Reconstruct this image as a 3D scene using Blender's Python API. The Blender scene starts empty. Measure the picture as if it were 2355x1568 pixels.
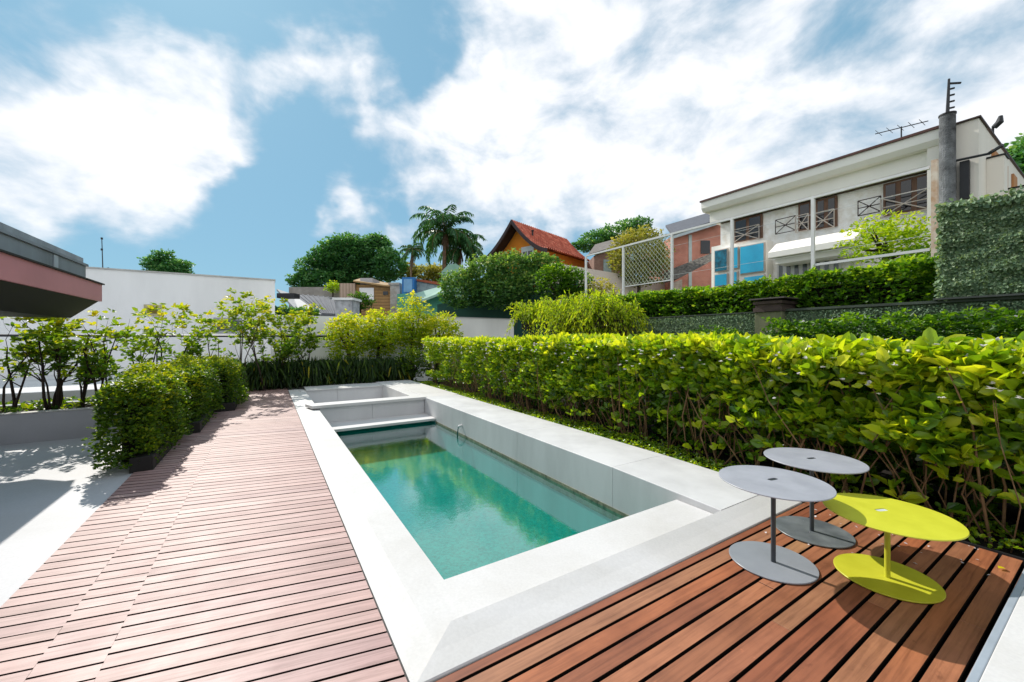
import bpy, math, random
import numpy as np
from mathutils import Vector, Matrix
R = math.radians
sc = bpy.context.scene
COL = sc.collection
rng = np.random.default_rng(7)
random.seed(7)

# ------------------------------------------------------------------ camera
CX, HY, F, IW, IH = 1177.0, 778.0, 905.0, 2354.0, 1568.0
CAMH = 1.5
cam = bpy.data.objects.new('camera', bpy.data.cameras.new('camera'))
COL.objects.link(cam)
cam.location = (0, 0, CAMH)
cam.rotation_euler = (R(90), 0, 0)
cam.data.sensor_width = 36.0
cam.data.lens = 36.0 * F / IW
cam.data.shift_y = (HY - IH / 2) / IW
cam.data.clip_start = 0.05
cam.data.clip_end = 3000
sc.camera = cam

# ------------------------------------------------------------------ sun and sky
SUN_AZ, SUN_EL = R(-41.4), R(41.0)
sdir = Vector((math.sin(SUN_AZ) * math.cos(SUN_EL), math.cos(SUN_AZ) * math.cos(SUN_EL), math.sin(SUN_EL)))
sl = bpy.data.lights.new('sun', 'SUN')
sl.energy = 3.1
sl.angle = R(0.55)
sl.color = (1.0, 0.95, 0.87)
sun = bpy.data.objects.new('sun', sl)
COL.objects.link(sun)
sun.rotation_euler = (-sdir).to_track_quat('-Z', 'Y').to_euler()
sun.location = (0, 0, 60)

sc.view_settings.view_transform = 'Standard'
sc.view_settings.look = 'None'
sc.view_settings.exposure = 0.66
sc.view_settings.gamma = 1.0
try:
    sc.cycles.use_denoising = True
    sc.cycles.max_bounces = 8
    sc.cycles.diffuse_bounces = 4
    sc.cycles.glossy_bounces = 3
    sc.cycles.transmission_bounces = 6
    sc.cycles.transparent_max_bounces = 8
    sc.cycles.caustics_reflective = False
    sc.cycles.caustics_refractive = False
    sc.cycles.sample_clamp_indirect = 6.0
except Exception:
    pass


def ray(px, py):
    return ((px - CX) / F, 1.0, -(py - HY) / F)


world = bpy.data.worlds.new('World')
sc.world = world
world.use_nodes = True
wn, wl = world.node_tree.nodes, world.node_tree.links
wn.clear()


def wmath(op, a, b=None, clamp=False):
    n = wn.new('ShaderNodeMath')
    n.operation = op
    n.use_clamp = clamp
    for i, x in enumerate((a, b)):
        if x is None:
            continue
        if isinstance(x, (int, float)):
            n.inputs[i].default_value = x
        else:
            wl.new(x, n.inputs[i])
    return n.outputs[0]


wo = wn.new('ShaderNodeOutputWorld')
bg = wn.new('ShaderNodeBackground')
bg.inputs['Strength'].default_value = 0.1
wl.new(bg.outputs[0], wo.inputs[0])
tc = wn.new('ShaderNodeTexCoord')
sky = wn.new('ShaderNodeTexSky')
sky.sky_type = 'NISHITA'
sky.sun_disc = False
sky.sun_elevation = SUN_EL
sky.sun_rotation = SUN_AZ
sky.air_density = 1.0
sky.dust_density = 0.6
sky.ozone_density = 1.5
tint = wn.new('ShaderNodeMix')
tint.data_type = 'RGBA'
tint.blend_type = 'MULTIPLY'
tint.inputs[0].default_value = 1.0
tint.inputs[7].default_value = (0.46, 0.62, 0.66, 1)
wl.new(sky.outputs[0], tint.inputs[6])
wpn = wn.new('ShaderNodeTexNoise')
wpn.inputs['Scale'].default_value = 3.2
wpn.inputs['Detail'].default_value = 5
wpn.inputs['Roughness'].default_value = .55
wl.new(tc.outputs['Generated'], wpn.inputs['Vector'])
wps = wn.new('ShaderNodeVectorMath')
wps.operation = 'SUBTRACT'
wps.inputs[1].default_value = (.5, .5, .5)
wl.new(wpn.outputs['Color'], wps.inputs[0])
wpa = wn.new('ShaderNodeVectorMath')
wpa.operation = 'MULTIPLY_ADD'
wpa.inputs[1].default_value = (.42, .42, .42)
wl.new(wps.outputs[0], wpa.inputs[0])
wl.new(tc.outputs['Generated'], wpa.inputs[2])
wpnz = wn.new('ShaderNodeVectorMath')
wpnz.operation = 'NORMALIZE'
wl.new(wpa.outputs[0], wpnz.inputs[0])
# cloud masses: smooth bumps around sky directions, broken up by fractal noise
acc = None
CLOUDS = [(120, 320, 15, .62), (20, 430, 12, .5), (260, 430, 9, .4), (420, 180, 7, .5), (560, 160, 7, .5), (300, 130, 7, .3),
          (540, 320, 6, .42), (660, 120, 4, .3), (740, 240, 6, .22), (860, 205, 5, .42), (900, 300, 6, .3), (820, 40, 7, .3),
          (1350, 150, 17, .6), (1650, 230, 16, .7), (1500, 60, 15, .5), (1150, 300, 9, .5), (1050, 420, 9, .48),
          (880, 430, 7, .42), (740, 450, 5, .38), (780, 540, 5, .4), (1250, 480, 11, .5), (1450, 420, 11, .5),
          (1900, 400, 11, .42), (2050, 330, 8, .38), (2200, 110, 10, .55), (2330, 60, 9, .5), (2330, 330, 7, .5), (1000, 540, 6, .4),
          (520, 560, 13, -.5), (300, 600, 10, -.35), (2150, 230, 7, -.28), (1960, 70, 6, -.45), (930, 120, 5, -.25), (150, 60, 10, -.5), (620, 330, 5, -.25), (430, 60, 6, -.25), (1130, 200, 4, -.25), (2080, 180, 6, -.3),
          (640, 420, 5, -.3), (1320, 540, 6, -.25), (120, 560, 9, -.35), (330, 640, 8, -.3), (640, 230, 4, -.3), (1850, 330, 4, -.2)]
for (px, py, rad, wgt) in CLOUDS:
    d = Vector(ray(px, py)).normalized()
    dp = wn.new('ShaderNodeVectorMath')
    dp.operation = 'DOT_PRODUCT'
    wl.new(wpnz.outputs[0], dp.inputs[0])
    dp.inputs[1].default_value = d
    mr = wn.new('ShaderNodeMapRange')
    mr.interpolation_type = 'SMOOTHSTEP'
    mr.inputs['From Min'].default_value = math.cos(R(rad * 1.35))
    mr.inputs['From Max'].default_value = 1.0
    mr.inputs['To Min'].default_value = 0.0
    mr.inputs['To Max'].default_value = wgt
    wl.new(dp.outputs['Value'], mr.inputs['Value'])
    acc = mr.outputs[0] if acc is None else wmath('ADD', acc, mr.outputs[0])


def wnoise(scale, detail, rough, dist=0.0, off=(0, 0, 0)):
    mp = wn.new('ShaderNodeMapping')
    mp.inputs['Location'].default_value = off
    mp.inputs['Scale'].default_value = (1, 1, 1.7)
    wl.new(tc.outputs['Generated'], mp.inputs[0])
    n = wn.new('ShaderNodeTexNoise')
    n.inputs['Scale'].default_value = scale
    n.inputs['Detail'].default_value = detail
    n.inputs['Roughness'].default_value = rough
    n.inputs['Distortion'].default_value = dist
    wl.new(mp.outputs[0], n.inputs['Vector'])
    return n.outputs[0]


n1 = wnoise(5.0, 9, .58, .2)
n2 = wnoise(1.9, 3, .5, 0, (3.1, 1.7, .4))
# behind the camera, unseen cloud is thickened to brighten the shaded facades
sep = wn.new('ShaderNodeSeparateXYZ')
wl.new(tc.outputs['Generated'], sep.inputs[0])
back = wn.new('ShaderNodeMapRange')
back.interpolation_type = 'SMOOTHSTEP'
back.inputs['From Min'].default_value = .25
back.inputs['From Max'].default_value = -.25
back.inputs['To Max'].default_value = .75
wl.new(sep.outputs[1], back.inputs['Value'])
dens = wmath('ADD', wmath('ADD', wmath('MULTIPLY', wmath('MINIMUM', acc, .9), .70), back.outputs[0]),
             wmath('ADD', wmath('MULTIPLY', wmath('SUBTRACT', n1, .5), 1.5), wmath('MULTIPLY', wmath('SUBTRACT', n2, .5), .5)))
msk = wn.new('ShaderNodeMapRange')
msk.interpolation_type = 'SMOOTHSTEP'
msk.inputs['From Min'].default_value = .17
msk.inputs['From Max'].default_value = .78
wl.new(dens, msk.inputs['Value'])
shd = wn.new('ShaderNodeMapRange')
shd.inputs['From Min'].default_value = .30
shd.inputs['From Max'].default_value = 1.0
wl.new(wmath('ADD', dens, wmath('MULTIPLY', wmath('SUBTRACT', n1, .5), .6)), shd.inputs['Value'])
cc = wn.new('ShaderNodeMix')
cc.data_type = 'RGBA'
cc.inputs[6].default_value = (5.0, 5.3, 5.8, 1)
cc.inputs[7].default_value = (7.6, 7.6, 7.7, 1)
wl.new(shd.outputs[0], cc.inputs[0])
fin = wn.new('ShaderNodeMix')
fin.data_type = 'RGBA'
wl.new(wmath('MULTIPLY', msk.outputs[0], .95), fin.inputs[0])
soft = wn.new('ShaderNodeMix')
soft.data_type = 'RGBA'
soft.inputs[0].default_value = .8
soft.inputs[7].default_value = (1.62, 3.2, 4.4, 1)
wl.new(tint.outputs[2], soft.inputs[6])
wl.new(soft.outputs[2], fin.inputs[6])
wl.new(cc.outputs[2], fin.inputs[7])
wl.new(fin.outputs[2], bg.inputs[0])

# ------------------------------------------------------------------ frames and helpers
ANG = math.atan2(564.0, 905.0)
D1 = np.array((-math.sin(ANG), math.cos(ANG)))       # along the pool, away from the camera
D2 = np.array((math.cos(ANG), math.sin(ANG)))        # across the pool, to the right


def W(u, v, z=0.0):
    return (D1[0] * u + D2[0] * v, D1[1] * u + D2[1] * v, z)


def UV(p):
    return (D1[0] * p[0] + D1[1] * p[1], D2[0] * p[0] + D2[1] * p[1])


def atY(px, py, Y):
    r = ray(px, py)
    return (r[0] * Y, Y, CAMH + r[2] * Y)


def onV(px, py, v):
    r = ray(px, py)
    return atY(px, py, v / (r[0] * D2[0] + D2[1]))


def onU(px, py, u):
    r = ray(px, py)
    return atY(px, py, u / (r[0] * D1[0] + D1[1]))


def uzV(px, py, v):
    p = onV(px, py, v)
    return UV(p)[0], p[2]


def vzU(px, py, u):
    p = onU(px, py, u)
    return UV(p)[1], p[2]


class MB:
    def __init__(s):
        s.v, s.f, s.t = [], [], []

    def add(s, vs, fs, t=None):
        b = len(s.v)
        s.v += [tuple(x) for x in vs]
        s.f += [tuple(b + i for i in f) for f in fs]
        s.t += [random.random() if t is None else t] * len(vs)
        return s

    def hexa(s, b4, t4):
        return s.add(list(b4) + list(t4), [(3, 2, 1, 0), (4, 5, 6, 7), (0, 1, 5, 4), (1, 2, 6, 5), (2, 3, 7, 6), (3, 0, 4, 7)])

    def box(s, u0, u1, v0, v1, z0, z1):               # box in the pool's frame
        q = [(u0, v0), (u0, v1), (u1, v1), (u1, v0)]
        return s.hexa([W(a, b, z0) for a, b in q], [W(a, b, z1) for a, b in q])

    def wbox(s, x0, x1, y0, y1, z0, z1):
        q = [(x0, y0), (x1, y0), (x1, y1), (x0, y1)]
        return s.hexa([(a, b, z0) for a, b in q], [(a, b, z1) for a, b in q])

    def obox(s, c, ax, ay, z0, z1):                   # centre xy, half axes (2D vectors)
        c, ax, ay = np.array(c[:2]), np.array(ax), np.array(ay)
        q = [c - ax - ay, c + ax - ay, c + ax + ay, c - ax + ay]
        return s.hexa([(a[0], a[1], z0) for a in q], [(a[0], a[1], z1) for a in q])

    def prism(s, pts, vec):
        n = len(pts)
        vec = np.array(vec)
        top = [tuple(np.array(p) + vec) for p in pts]
        return s.add(list(pts) + top, [tuple(range(n))[::-1], tuple(range(n, 2 * n))] + [(i, (i + 1) % n, n + (i + 1) % n, n + i) for i in range(n)])

    def tube(s, path, rad, n=6, cap=True):
        P = [Vector(p) for p in path]
        if isinstance(rad, (int, float)):
            rad = [rad] * len(P)
        vs, fs = [], []
        ref = Vector((0.31, 0.17, 0.93))
        for i, p in enumerate(P):
            d = (P[min(i + 1, len(P) - 1)] - P[max(i - 1, 0)]).normalized()
            a = d.cross(ref)
            if a.length < .05:
                a = d.cross(Vector((1, 0, 0)))
            a.normalize()
            b = d.cross(a)
            for k in range(n):
                t = 2 * math.pi * k / n
                vs.append(p + (a * math.cos(t) + b * math.sin(t)) * rad[i])
        for i in range(len(P) - 1):
            for k in range(n):
                fs.append((i * n + k, i * n + (k + 1) % n, (i + 1) * n + (k + 1) % n, (i + 1) * n + k))
        if cap:
            fs.append(tuple(range(n))[::-1])
            fs.append(tuple(range((len(P) - 1) * n, len(P) * n)))
        return s.add(vs, fs)

    def build(s, name, mat, parent=None, smooth=False, bevel=0.0):
        me = bpy.data.meshes.new(name)
        me.from_pydata(s.v, [], s.f)
        at = me.attributes.new('tint', 'FLOAT', 'POINT')
        at.data.foreach_set('value', np.array(s.t, dtype=np.float32))
        if smooth:
            me.polygons.foreach_set('use_smooth', [True] * len(me.polygons))
        me.update()
        o = bpy.data.objects.new(name, me)
        COL.objects.link(o)
        me.materials.append(mat)
        if parent is not None:
            o.parent = parent
            o.matrix_parent_inverse = parent.matrix_basis.inverted()
        if bevel:
            m = o.modifiers.new('bevel', 'BEVEL')
            m.width = bevel
            m.segments = 2
            m.limit_method = 'ANGLE'
            m.angle_limit = R(40)
        return o


def tag(o, label=None, cat=None, group=None, kind=None):
    if label:
        o['label'] = label
    if cat:
        o['category'] = cat
    if group:
        o['group'] = group
    if kind:
        o['kind'] = kind
    return o


def thing(name, label, cat, loc=(0, 0, 0), group=None):
    o = bpy.data.objects.new(name, None)
    COL.objects.link(o)
    o.location = loc
    o.empty_display_size = .1
    return tag(o, label, cat, group)


def copy_tree(o, parent=None):
    c = o.copy()
    COL.objects.link(c)
    c.parent = parent
    for ch in list(o.children):
        copy_tree(ch, c)
    return c


def norm(a):
    return a / np.maximum(np.linalg.norm(a, axis=1, keepdims=True), 1e-9)


def leaf_mesh(name, P, D, N, L, wr, tint, mat, parent=None, fold=.18, droop=.15):
    """one mesh of many small folded leaves; P base, D axis, N face normal, L length"""
    n = len(P)
    P = np.asarray(P, float)
    D = norm(np.asarray(D, float))
    S = norm(np.cross(D, np.asarray(N, float)) + 1e-6)
    N = norm(np.cross(S, D))
    L = np.broadcast_to(np.asarray(L, float), (n,))[:, None]
    w = L * np.broadcast_to(np.asarray(wr, float), (n,))[:, None]
    prof = [(0, 0, 0, 0), (.36, 1, fold, -.02), (.76, .72, fold * .7, -.55), (1, 0, 0, -1), (.76, -.72, fold * .7, -.55), (.36, -1, fold, -.02)]
    V = np.empty((n, 6, 3))
    for k, (a, b, c, d) in enumerate(prof):
        V[:, k] = P + D * L * a + S * w * .5 * b + N * (w * c + L * d * droop)
    V = V.reshape(-1, 3)
    base = (np.arange(n) * 6)[:, None]
    Fq = np.concatenate([base + np.array([0, 1, 2, 3]), base + np.array([0, 3, 4, 5])], 1).reshape(-1)
    me = bpy.data.meshes.new(name)
    me.vertices.add(n * 6)
    me.vertices.foreach_set('co', V.astype(np.float32).reshape(-1))
    me.loops.add(n * 8)
    me.loops.foreach_set('vertex_index', Fq.astype(np.int32))
    me.polygons.add(n * 2)
    me.polygons.foreach_set('loop_start', (np.arange(n * 2) * 4).astype(np.int32))
    me.polygons.foreach_set('use_smooth', [True] * (n * 2))
    me.update(calc_edges=True)
    at = me.attributes.new('tint', 'FLOAT', 'POINT')
    at.data.foreach_set('value', np.repeat(np.broadcast_to(np.asarray(tint, float), (n,)), 6).astype(np.float32))
    me.materials.append(mat)
    o = bpy.data.objects.new(name, me)
    COL.objects.link(o)
    if parent is not None:
        o.parent = parent
        o.matrix_parent_inverse = parent.matrix_basis.inverted()
    return o


def rdir(n, up=0.0):
    a = rng.normal(size=(n, 3))
    a = norm(a)
    a[:, 2] += up
    return norm(a)


def vnoise(p, s, seed=0):
    """cheap smooth noise from summed sines, roughly -1..1"""
    q = np.asarray(p, float) * s
    r = np.random.default_rng(seed)
    o = np.zeros(len(q))
    for k in range(5):
        d = r.normal(size=3)
        o += np.sin(q @ d * (1 + .55 * k) + r.uniform(0, 6.28)) / (1 + .35 * k)
    return o / 2.6


# ------------------------------------------------------------------ materials
def lin(h):
    h = h.lstrip('#')
    o = []
    for i in (0, 2, 4):
        c = int(h[i:i + 2], 16) / 255
        o.append(c / 12.92 if c <= .04045 else ((c + .055) / 1.055) ** 2.4)
    return tuple(o) + (1,)


def mat_base(name):
    m = bpy.data.materials.new(name)
    m.use_nodes = True
    nt = m.node_tree
    b = nt.nodes['Principled BSDF']
    return m, nt, nt.nodes, nt.links, b


def mixc(nt, fac, a, b, blend='MIX'):
    n = nt.nodes.new('ShaderNodeMix')
    n.data_type = 'RGBA'
    n.blend_type = blend
    for i, x in ((0, fac), (6, a), (7, b)):
        if hasattr(x, 'is_output'):
            nt.links.new(x, n.inputs[i])
        else:
            n.inputs[i].default_value = x
    return n.outputs[2]


def noise(nt, scale, detail=5, rough=.55, coord='Object', sc3=(1, 1, 1), dist=0):
    t = nt.nodes.new('ShaderNodeTexCoord')
    mp = nt.nodes.new('ShaderNodeMapping')
    mp.inputs['Scale'].default_value = sc3
    nt.links.new(t.outputs[coord], mp.inputs[0])
    n = nt.nodes.new('ShaderNodeTexNoise')
    n.inputs['Scale'].default_value = scale
    n.inputs['Detail'].default_value = detail
    n.inputs['Roughness'].default_value = rough
    n.inputs['Distortion'].default_value = dist
    nt.links.new(mp.outputs[0], n.inputs['Vector'])
    return n.outputs[0]


def ramp(nt, fac, stops):
    n = nt.nodes.new('ShaderNodeValToRGB')
    e = n.color_ramp.elements
    while len(e) > 1:
        e.remove(e[-1])
    e[0].position, e[0].color = stops[0]
    for p, c in stops[1:]:
        x = e.new(p)
        x.color = c
    nt.links.new(fac, n.inputs[0])
    return n.outputs[0]


def bump(nt, h, strength=.3, dist=.02):
    n = nt.nodes.new('ShaderNodeBump')
    n.inputs['Strength'].default_value = strength
    n.inputs['Distance'].default_value = dist
    nt.links.new(h, n.inputs['Height'])
    return n.outputs[0]


def plain(name, c, rough=.6, var=.12, scale=3.0, bs=.15, metal=0.0, spec=.4, streak=False, bd=.01, c2=None):
    """painted / mineral surface with blotchy dirt and fine bump"""
    m, nt, N, Lk, b = mat_base(name)
    c = lin(c) if isinstance(c, str) else tuple(c) + (1,)
    dk = tuple(x * (1 - 2.2 * var) for x in c[:3]) + (1,) if c2 is None else (lin(c2) if isinstance(c2, str) else tuple(c2) + (1,))
    n1 = noise(nt, scale, 8, .62, sc3=(1, 1, .25) if streak else (1, 1, 1))
    f = ramp(nt, n1, [(.38, (0, 0, 0, 1)), (.72, (1, 1, 1, 1))])
    Lk.new(mixc(nt, f, c, dk), b.inputs['Base Color'])
    b.inputs['Roughness'].default_value = rough
    b.inputs['Metallic'].default_value = metal
    b.inputs['Specular IOR Level'].default_value = spec
    if bs:
        Lk.new(bump(nt, noise(nt, scale * 14, 4, .6), bs, bd), b.inputs['Normal'])
    return m


def leaf_mat(name, stops, trans=.42, rough=.42, spec=.35, tmul=(1.9, 1.75, .55)):
    m, nt, N, Lk, b = mat_base(name)
    a = N.new('ShaderNodeAttribute')
    a.attribute_name = 'tint'
    col = ramp(nt, a.outputs['Fac'], [(p, lin(h)) for p, h in stops])
    Lk.new(col, b.inputs['Base Color'])
    b.inputs['Roughness'].default_value = rough
    b.inputs['Specular IOR Level'].default_value = spec
    t = N.new('ShaderNodeBsdfTranslucent')
    Lk.new(mixc(nt, 1.0, col, tmul + (1,), 'MULTIPLY'), t.inputs[0])
    mx = N.new('ShaderNodeMixShader')
    mx.inputs[0].default_value = trans
    Lk.new(b.outputs[0], mx.inputs[1])
    Lk.new(t.outputs[0], mx.inputs[2])
    Lk.new(mx.outputs[0], N['Material Output'].inputs[0])
    return m


def wood_mat(name, cols, rough=.42, spec=.6, grain=(2.2, 45, 45), stain=.5):
    """boards: local x is the run of the board, a tint per board"""
    m, nt, N, Lk, b = mat_base(name)
    a = N.new('ShaderNodeAttribute')
    a.attribute_name = 'tint'
    base = ramp(nt, a.outputs['Fac'], [(i / (len(cols) - 1), lin(h)) for i, h in enumerate(cols)])
    g = noise(nt, 1.0, 6, .65, sc3=grain, dist=.4)
    gr = ramp(nt, g, [(.3, (.62, .58, .56, 1)), (.55, (1, 1, 1, 1)), (.8, (1.12, 1.1, 1.08, 1))])
    c = mixc(nt, 1.0, base, gr, 'MULTIPLY')
    st = ramp(nt, noise(nt, 2.3, 6, .6), [(.42, (1, 1, 1, 1)), (.75, (1 - stain * .45, 1 - stain * .5, 1 - stain * .5, 1))])
    sp = ramp(nt, noise(nt, 26, 3, .55), [(.70, (1, 1, 1, 1)), (.76, (1.35, 1.3, 1.25, 1))])
    sk = ramp(nt, noise(nt, 13, 4, .6, sc3=(.5, 1, 1)), [(.66, (1, 1, 1, 1)), (.74, (.6, .56, .54, 1))])
    c = mixc(nt, stain, c, mixc(nt, 1.0, mixc(nt, 1.0, c, sp, 'MULTIPLY'), sk, 'MULTIPLY'))
    Lk.new(mixc(nt, 1.0, c, st, 'MULTIPLY'), b.inputs['Base Color'])
    rr = N.new('ShaderNodeMapRange')
    rr.inputs['To Min'].default_value = rough - .08
    rr.inputs['To Max'].default_value = rough + .14
    Lk.new(noise(nt, 4, 5, .6), rr.inputs['Value'])
    Lk.new(rr.outputs[0], b.inputs['Roughness'])
    b.inputs['Specular IOR Level'].default_value = spec
    Lk.new(bump(nt, g, .25, .004), b.inputs['Normal'])
    return m


def brick_mat(name, c1, c2, mortar, scale=5.0, rot=0.0):
    m, nt, N, Lk, b = mat_base(name)
    t = N.new('ShaderNodeTexCoord')
    s = N.new('ShaderNodeSeparateXYZ')
    Lk.new(t.outputs['Object'], s.inputs[0])
    ad = N.new('ShaderNodeMath')
    Lk.new(s.outputs[0], ad.inputs[0])
    Lk.new(s.outputs[1], ad.inputs[1])
    cb = N.new('ShaderNodeCombineXYZ')
    Lk.new(ad.outputs[0], cb.inputs[0])
    Lk.new(s.outputs[2], cb.inputs[1])
    br = N.new('ShaderNodeTexBrick')
    br.inputs['Scale'].default_value = scale
    br.inputs['Color1'].default_value = lin(c1)
    br.inputs['Color2'].default_value = lin(c2)
    br.inputs['Mortar'].default_value = lin(mortar)
    br.inputs['Mortar Size'].default_value = .03
    Lk.new(cb.outputs[0], br.inputs['Vector'])
    st = ramp(nt, noise(nt, 1.5, 6, .6), [(.35, (1, 1, 1, 1)), (.75, (.6, .56, .54, 1))])
    Lk.new(mixc(nt, 1.0, br.outputs[0], st, 'MULTIPLY'), b.inputs['Base Color'])
    b.inputs['Roughness'].default_value = .85
    return m


M = {}
def stone_mat(name, c, stain, rough=.55):
    m, nt, N, Lk, b = mat_base(name)
    f1 = ramp(nt, noise(nt, 1.1, 8, .65, dist=.6), [(.44, (1, 1, 1, 1)), (.60, (.93, .925, .91, 1)), (.78, (.84, .835, .81, 1))])
    f2 = ramp(nt, noise(nt, 60, 3, .6), [(.35, (.95, .95, .95, 1)), (.65, (1.02, 1.02, 1.02, 1))])
    f3 = ramp(nt, noise(nt, 9, 6, .7), [(.62, (1, 1, 1, 1)), (.74, (.9, .89, .87, 1))])
    c1 = mixc(nt, stain, lin(c), mixc(nt, 1.0, lin(c), f1, 'MULTIPLY'))
    Lk.new(mixc(nt, 1.0, mixc(nt, 1.0, c1, f2, 'MULTIPLY'), f3, 'MULTIPLY'), b.inputs['Base Color'])
    b.inputs['Roughness'].default_value = rough
    b.inputs['Specular IOR Level'].default_value = .35
    Lk.new(bump(nt, noise(nt, 90, 4, .6), .08, .004), b.inputs['Normal'])
    return m


M['white_stone'] = stone_mat('white_stone', '#cecccb', 1.0)
M['grey_stone'] = plain('grey_stone', '#cfcfd0', .6, .06, 1.4, .08, spec=.35, streak=True)
M['terrace'] = stone_mat('terrace_paint', '#c6c6c9', .8, .6)
M['white_wall'] = plain('white_wall', '#f2f2f3', .8, .07, .7, .1, spec=.2, streak=True)
M['house_white'] = plain('house_white', '#faf6ee', .8, .045, .8, .12, spec=.2, streak=True)
M['rough_white'] = plain('rough_white', '#fdfcfa', .9, .22, 5, .35, spec=.1, bd=.03, c2='#e2dbd0')
M['wire_white'] = plain('white_metal', '#dcdcdc', .45, .06, 4, 0)
M['black_metal'] = plain('black_metal', '#24262a', .5, .1, 6, .05)
M['dark_brown'] = plain('dark_brown', '#3a2b26', .8, .2, 5, .3)
M['glass_dark'] = plain('dark_glass', '#15181a', .08, .2, 2, 0, spec=.7)
M['glass_blue'] = plain('blue_glass', '#2bb4dc', .2, .2, 1.6, 0, spec=.6, c2='#1a98c2')
M['glass_grey'] = plain('grey_glass', '#53605f', .12, .2, 2, 0, spec=.7)
M['soil'] = plain('soil', '#2a2218', .95, .2, 5, .9, bd=.05)
M['earth'] = plain('earth', '#55603f', .95, .2, .4, .4, bd=.1)
# ================================================================== GROUND, TERRACE, DECKS
g = MB()
g.add([(-900, -300, -1.7), (900, -300, -1.7), (900, 1500, -1.7), (-900, 1500, -1.7)], [(0, 1, 2, 3)])
tag(g.build('ground', M['earth']), kind='structure')

t = MB()
t.box(-4.0, 8.55, -14, -1.27, -.30, -.012)
tag(t.build('terrace_floor', M['terrace']), kind='structure')
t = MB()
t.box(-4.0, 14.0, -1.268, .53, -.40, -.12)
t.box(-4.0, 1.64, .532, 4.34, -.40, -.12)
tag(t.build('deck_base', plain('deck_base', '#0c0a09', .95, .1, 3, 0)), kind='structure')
# raised garden level beyond the terrace and planting beds
t = MB()
t.box(8.95, 18.6, -16, -1.56, -1.7, .30)
t.box(13.9, 16.2, -1.558, 4.6, -1.7, -.02)
tag(t.build('garden_terrace', plain('garden_terrace', '#c9c9c8', .8, .1, 1.2, .1)), kind='structure')
t = MB()
t.box(-4.0, 13.9, 4.345, 7.0, -1.7, -.05)
t.box(1.66, 13.9, 4.16, 4.343, -1.7, -.05)
tag(t.build('garden_bed', M['soil']), kind='structure')


def clip(poly, f):
    out = []
    for i in range(len(poly)):
        a, b = poly[i], poly[(i + 1) % len(poly)]
        fa, fb = f(a), f(b)
        if fa >= 0:
            out.append(a)
        if fa * fb < 0:
            k = fa / (fa - fb)
            out.append((a[0] + (b[0] - a[0]) * k, a[1] + (b[1] - a[1]) * k))
    return out


def deck(name, ang, pitch, gap, rects, mat, joints, seed, zt=0.0, bev=.0025):
    """rects: (u0,u1,v0,v1,offset); boards run along ang"""
    rnd = random.Random(seed)
    ca, sa = math.cos(ang), math.sin(ang)
    mb = MB()
    toL = lambda p: (p[0] * ca + p[1] * sa, -p[0] * sa + p[1] * ca)
    toW = lambda q: (q[0] * ca - q[1] * sa, q[0] * sa + q[1] * ca)
    for (u0, u1, v0, v1, off) in rects:
        cs = [toL(W(a, b)) for a, b in ((u0, v0), (u0, v1), (u1, v1), (u1, v0))]
        y0, y1 = min(c[1] for c in cs), max(c[1] for c in cs)
        x0, x1 = min(c[0] for c in cs) - .1, max(c[0] for c in cs) + .1
        k0, k1 = int(math.floor((y0 - off) / pitch)) - 1, int(math.ceil((y1 - off) / pitch)) + 1
        for k in range(k0, k1):
            xs = [x0]
            if joints:
                x = x0 + rnd.uniform(.4, joints)
                while x < x1 - .3:
                    xs.append(x)
                    x += rnd.uniform(joints * .7, joints * 1.3)
            xs.append(x1)
            for xa, xb in zip(xs[:-1], xs[1:]):
                ya, yb = off + k * pitch + gap / 2, off + (k + 1) * pitch - gap / 2
                poly = [(xa + .0015, ya), (xb - .0015, ya), (xb - .0015, yb), (xa + .0015, yb)]

                def hp(fn):
                    return lambda q: fn(*UV(toW(q)))
                for fn in (lambda u, v: u - u0, lambda u, v: u1 - u, lambda u, v: v - v0, lambda u, v: v1 - v):
                    if len(poly) > 2:
                        poly = clip(poly, hp(fn))
                if len(poly) < 3:
                    continue
                dz = rnd.uniform(-.0012, .0012)
                n = len(poly)
                vs = [(p[0], p[1], zt + dz - .024) for p in poly] + [(p[0], p[1], zt + dz) for p in poly]
                mb.add(vs, [tuple(range(n))[::-1], tuple(range(n, 2 * n))] + [(i, (i + 1) % n, n + (i + 1) % n, n + i) for i in range(n)], rnd.random())
    o = mb.build(name, mat, bevel=bev)
    o.data.materials.append(M['board_edge'])               # near-black edges and undersides, gap shade painted into the colour
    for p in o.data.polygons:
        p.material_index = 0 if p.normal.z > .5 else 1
    if bev:
        o.modifiers['bevel'].segments = 1
    o.rotation_euler = (0, 0, ang)
    return tag(o, kind='structure')


M['board_edge'] = plain('painted_gap_shade', '#1b1411', .9, .15, 6, .1, spec=.1)
M['deck_pale'] = wood_mat('pale_deck_wood', ['#b3928c', '#bd9a94', '#a98782', '#c1a19b', '#ad8b88'], rough=.5, spec=.45, stain=.3)
M['deck_red'] = wood_mat('red_deck_wood', ['#9c6041', '#aa7050', '#8e5339', '#b2855f', '#99634a', '#a8643f', '#9e7254'], rough=.5, spec=.45, stain=.85)
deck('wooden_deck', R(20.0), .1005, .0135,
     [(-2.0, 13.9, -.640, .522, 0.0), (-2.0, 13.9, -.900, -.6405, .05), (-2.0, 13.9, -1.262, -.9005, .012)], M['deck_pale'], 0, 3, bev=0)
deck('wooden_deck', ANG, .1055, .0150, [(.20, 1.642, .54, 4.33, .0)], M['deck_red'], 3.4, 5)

# ================================================================== POOL
ZT, ZW = .08, -.40
pool = thing('swimming_pool', 'long narrow plunge pool with teal water inside a wide white stone surround', 'pool', W(5.5, 2.0, 0))
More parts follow.
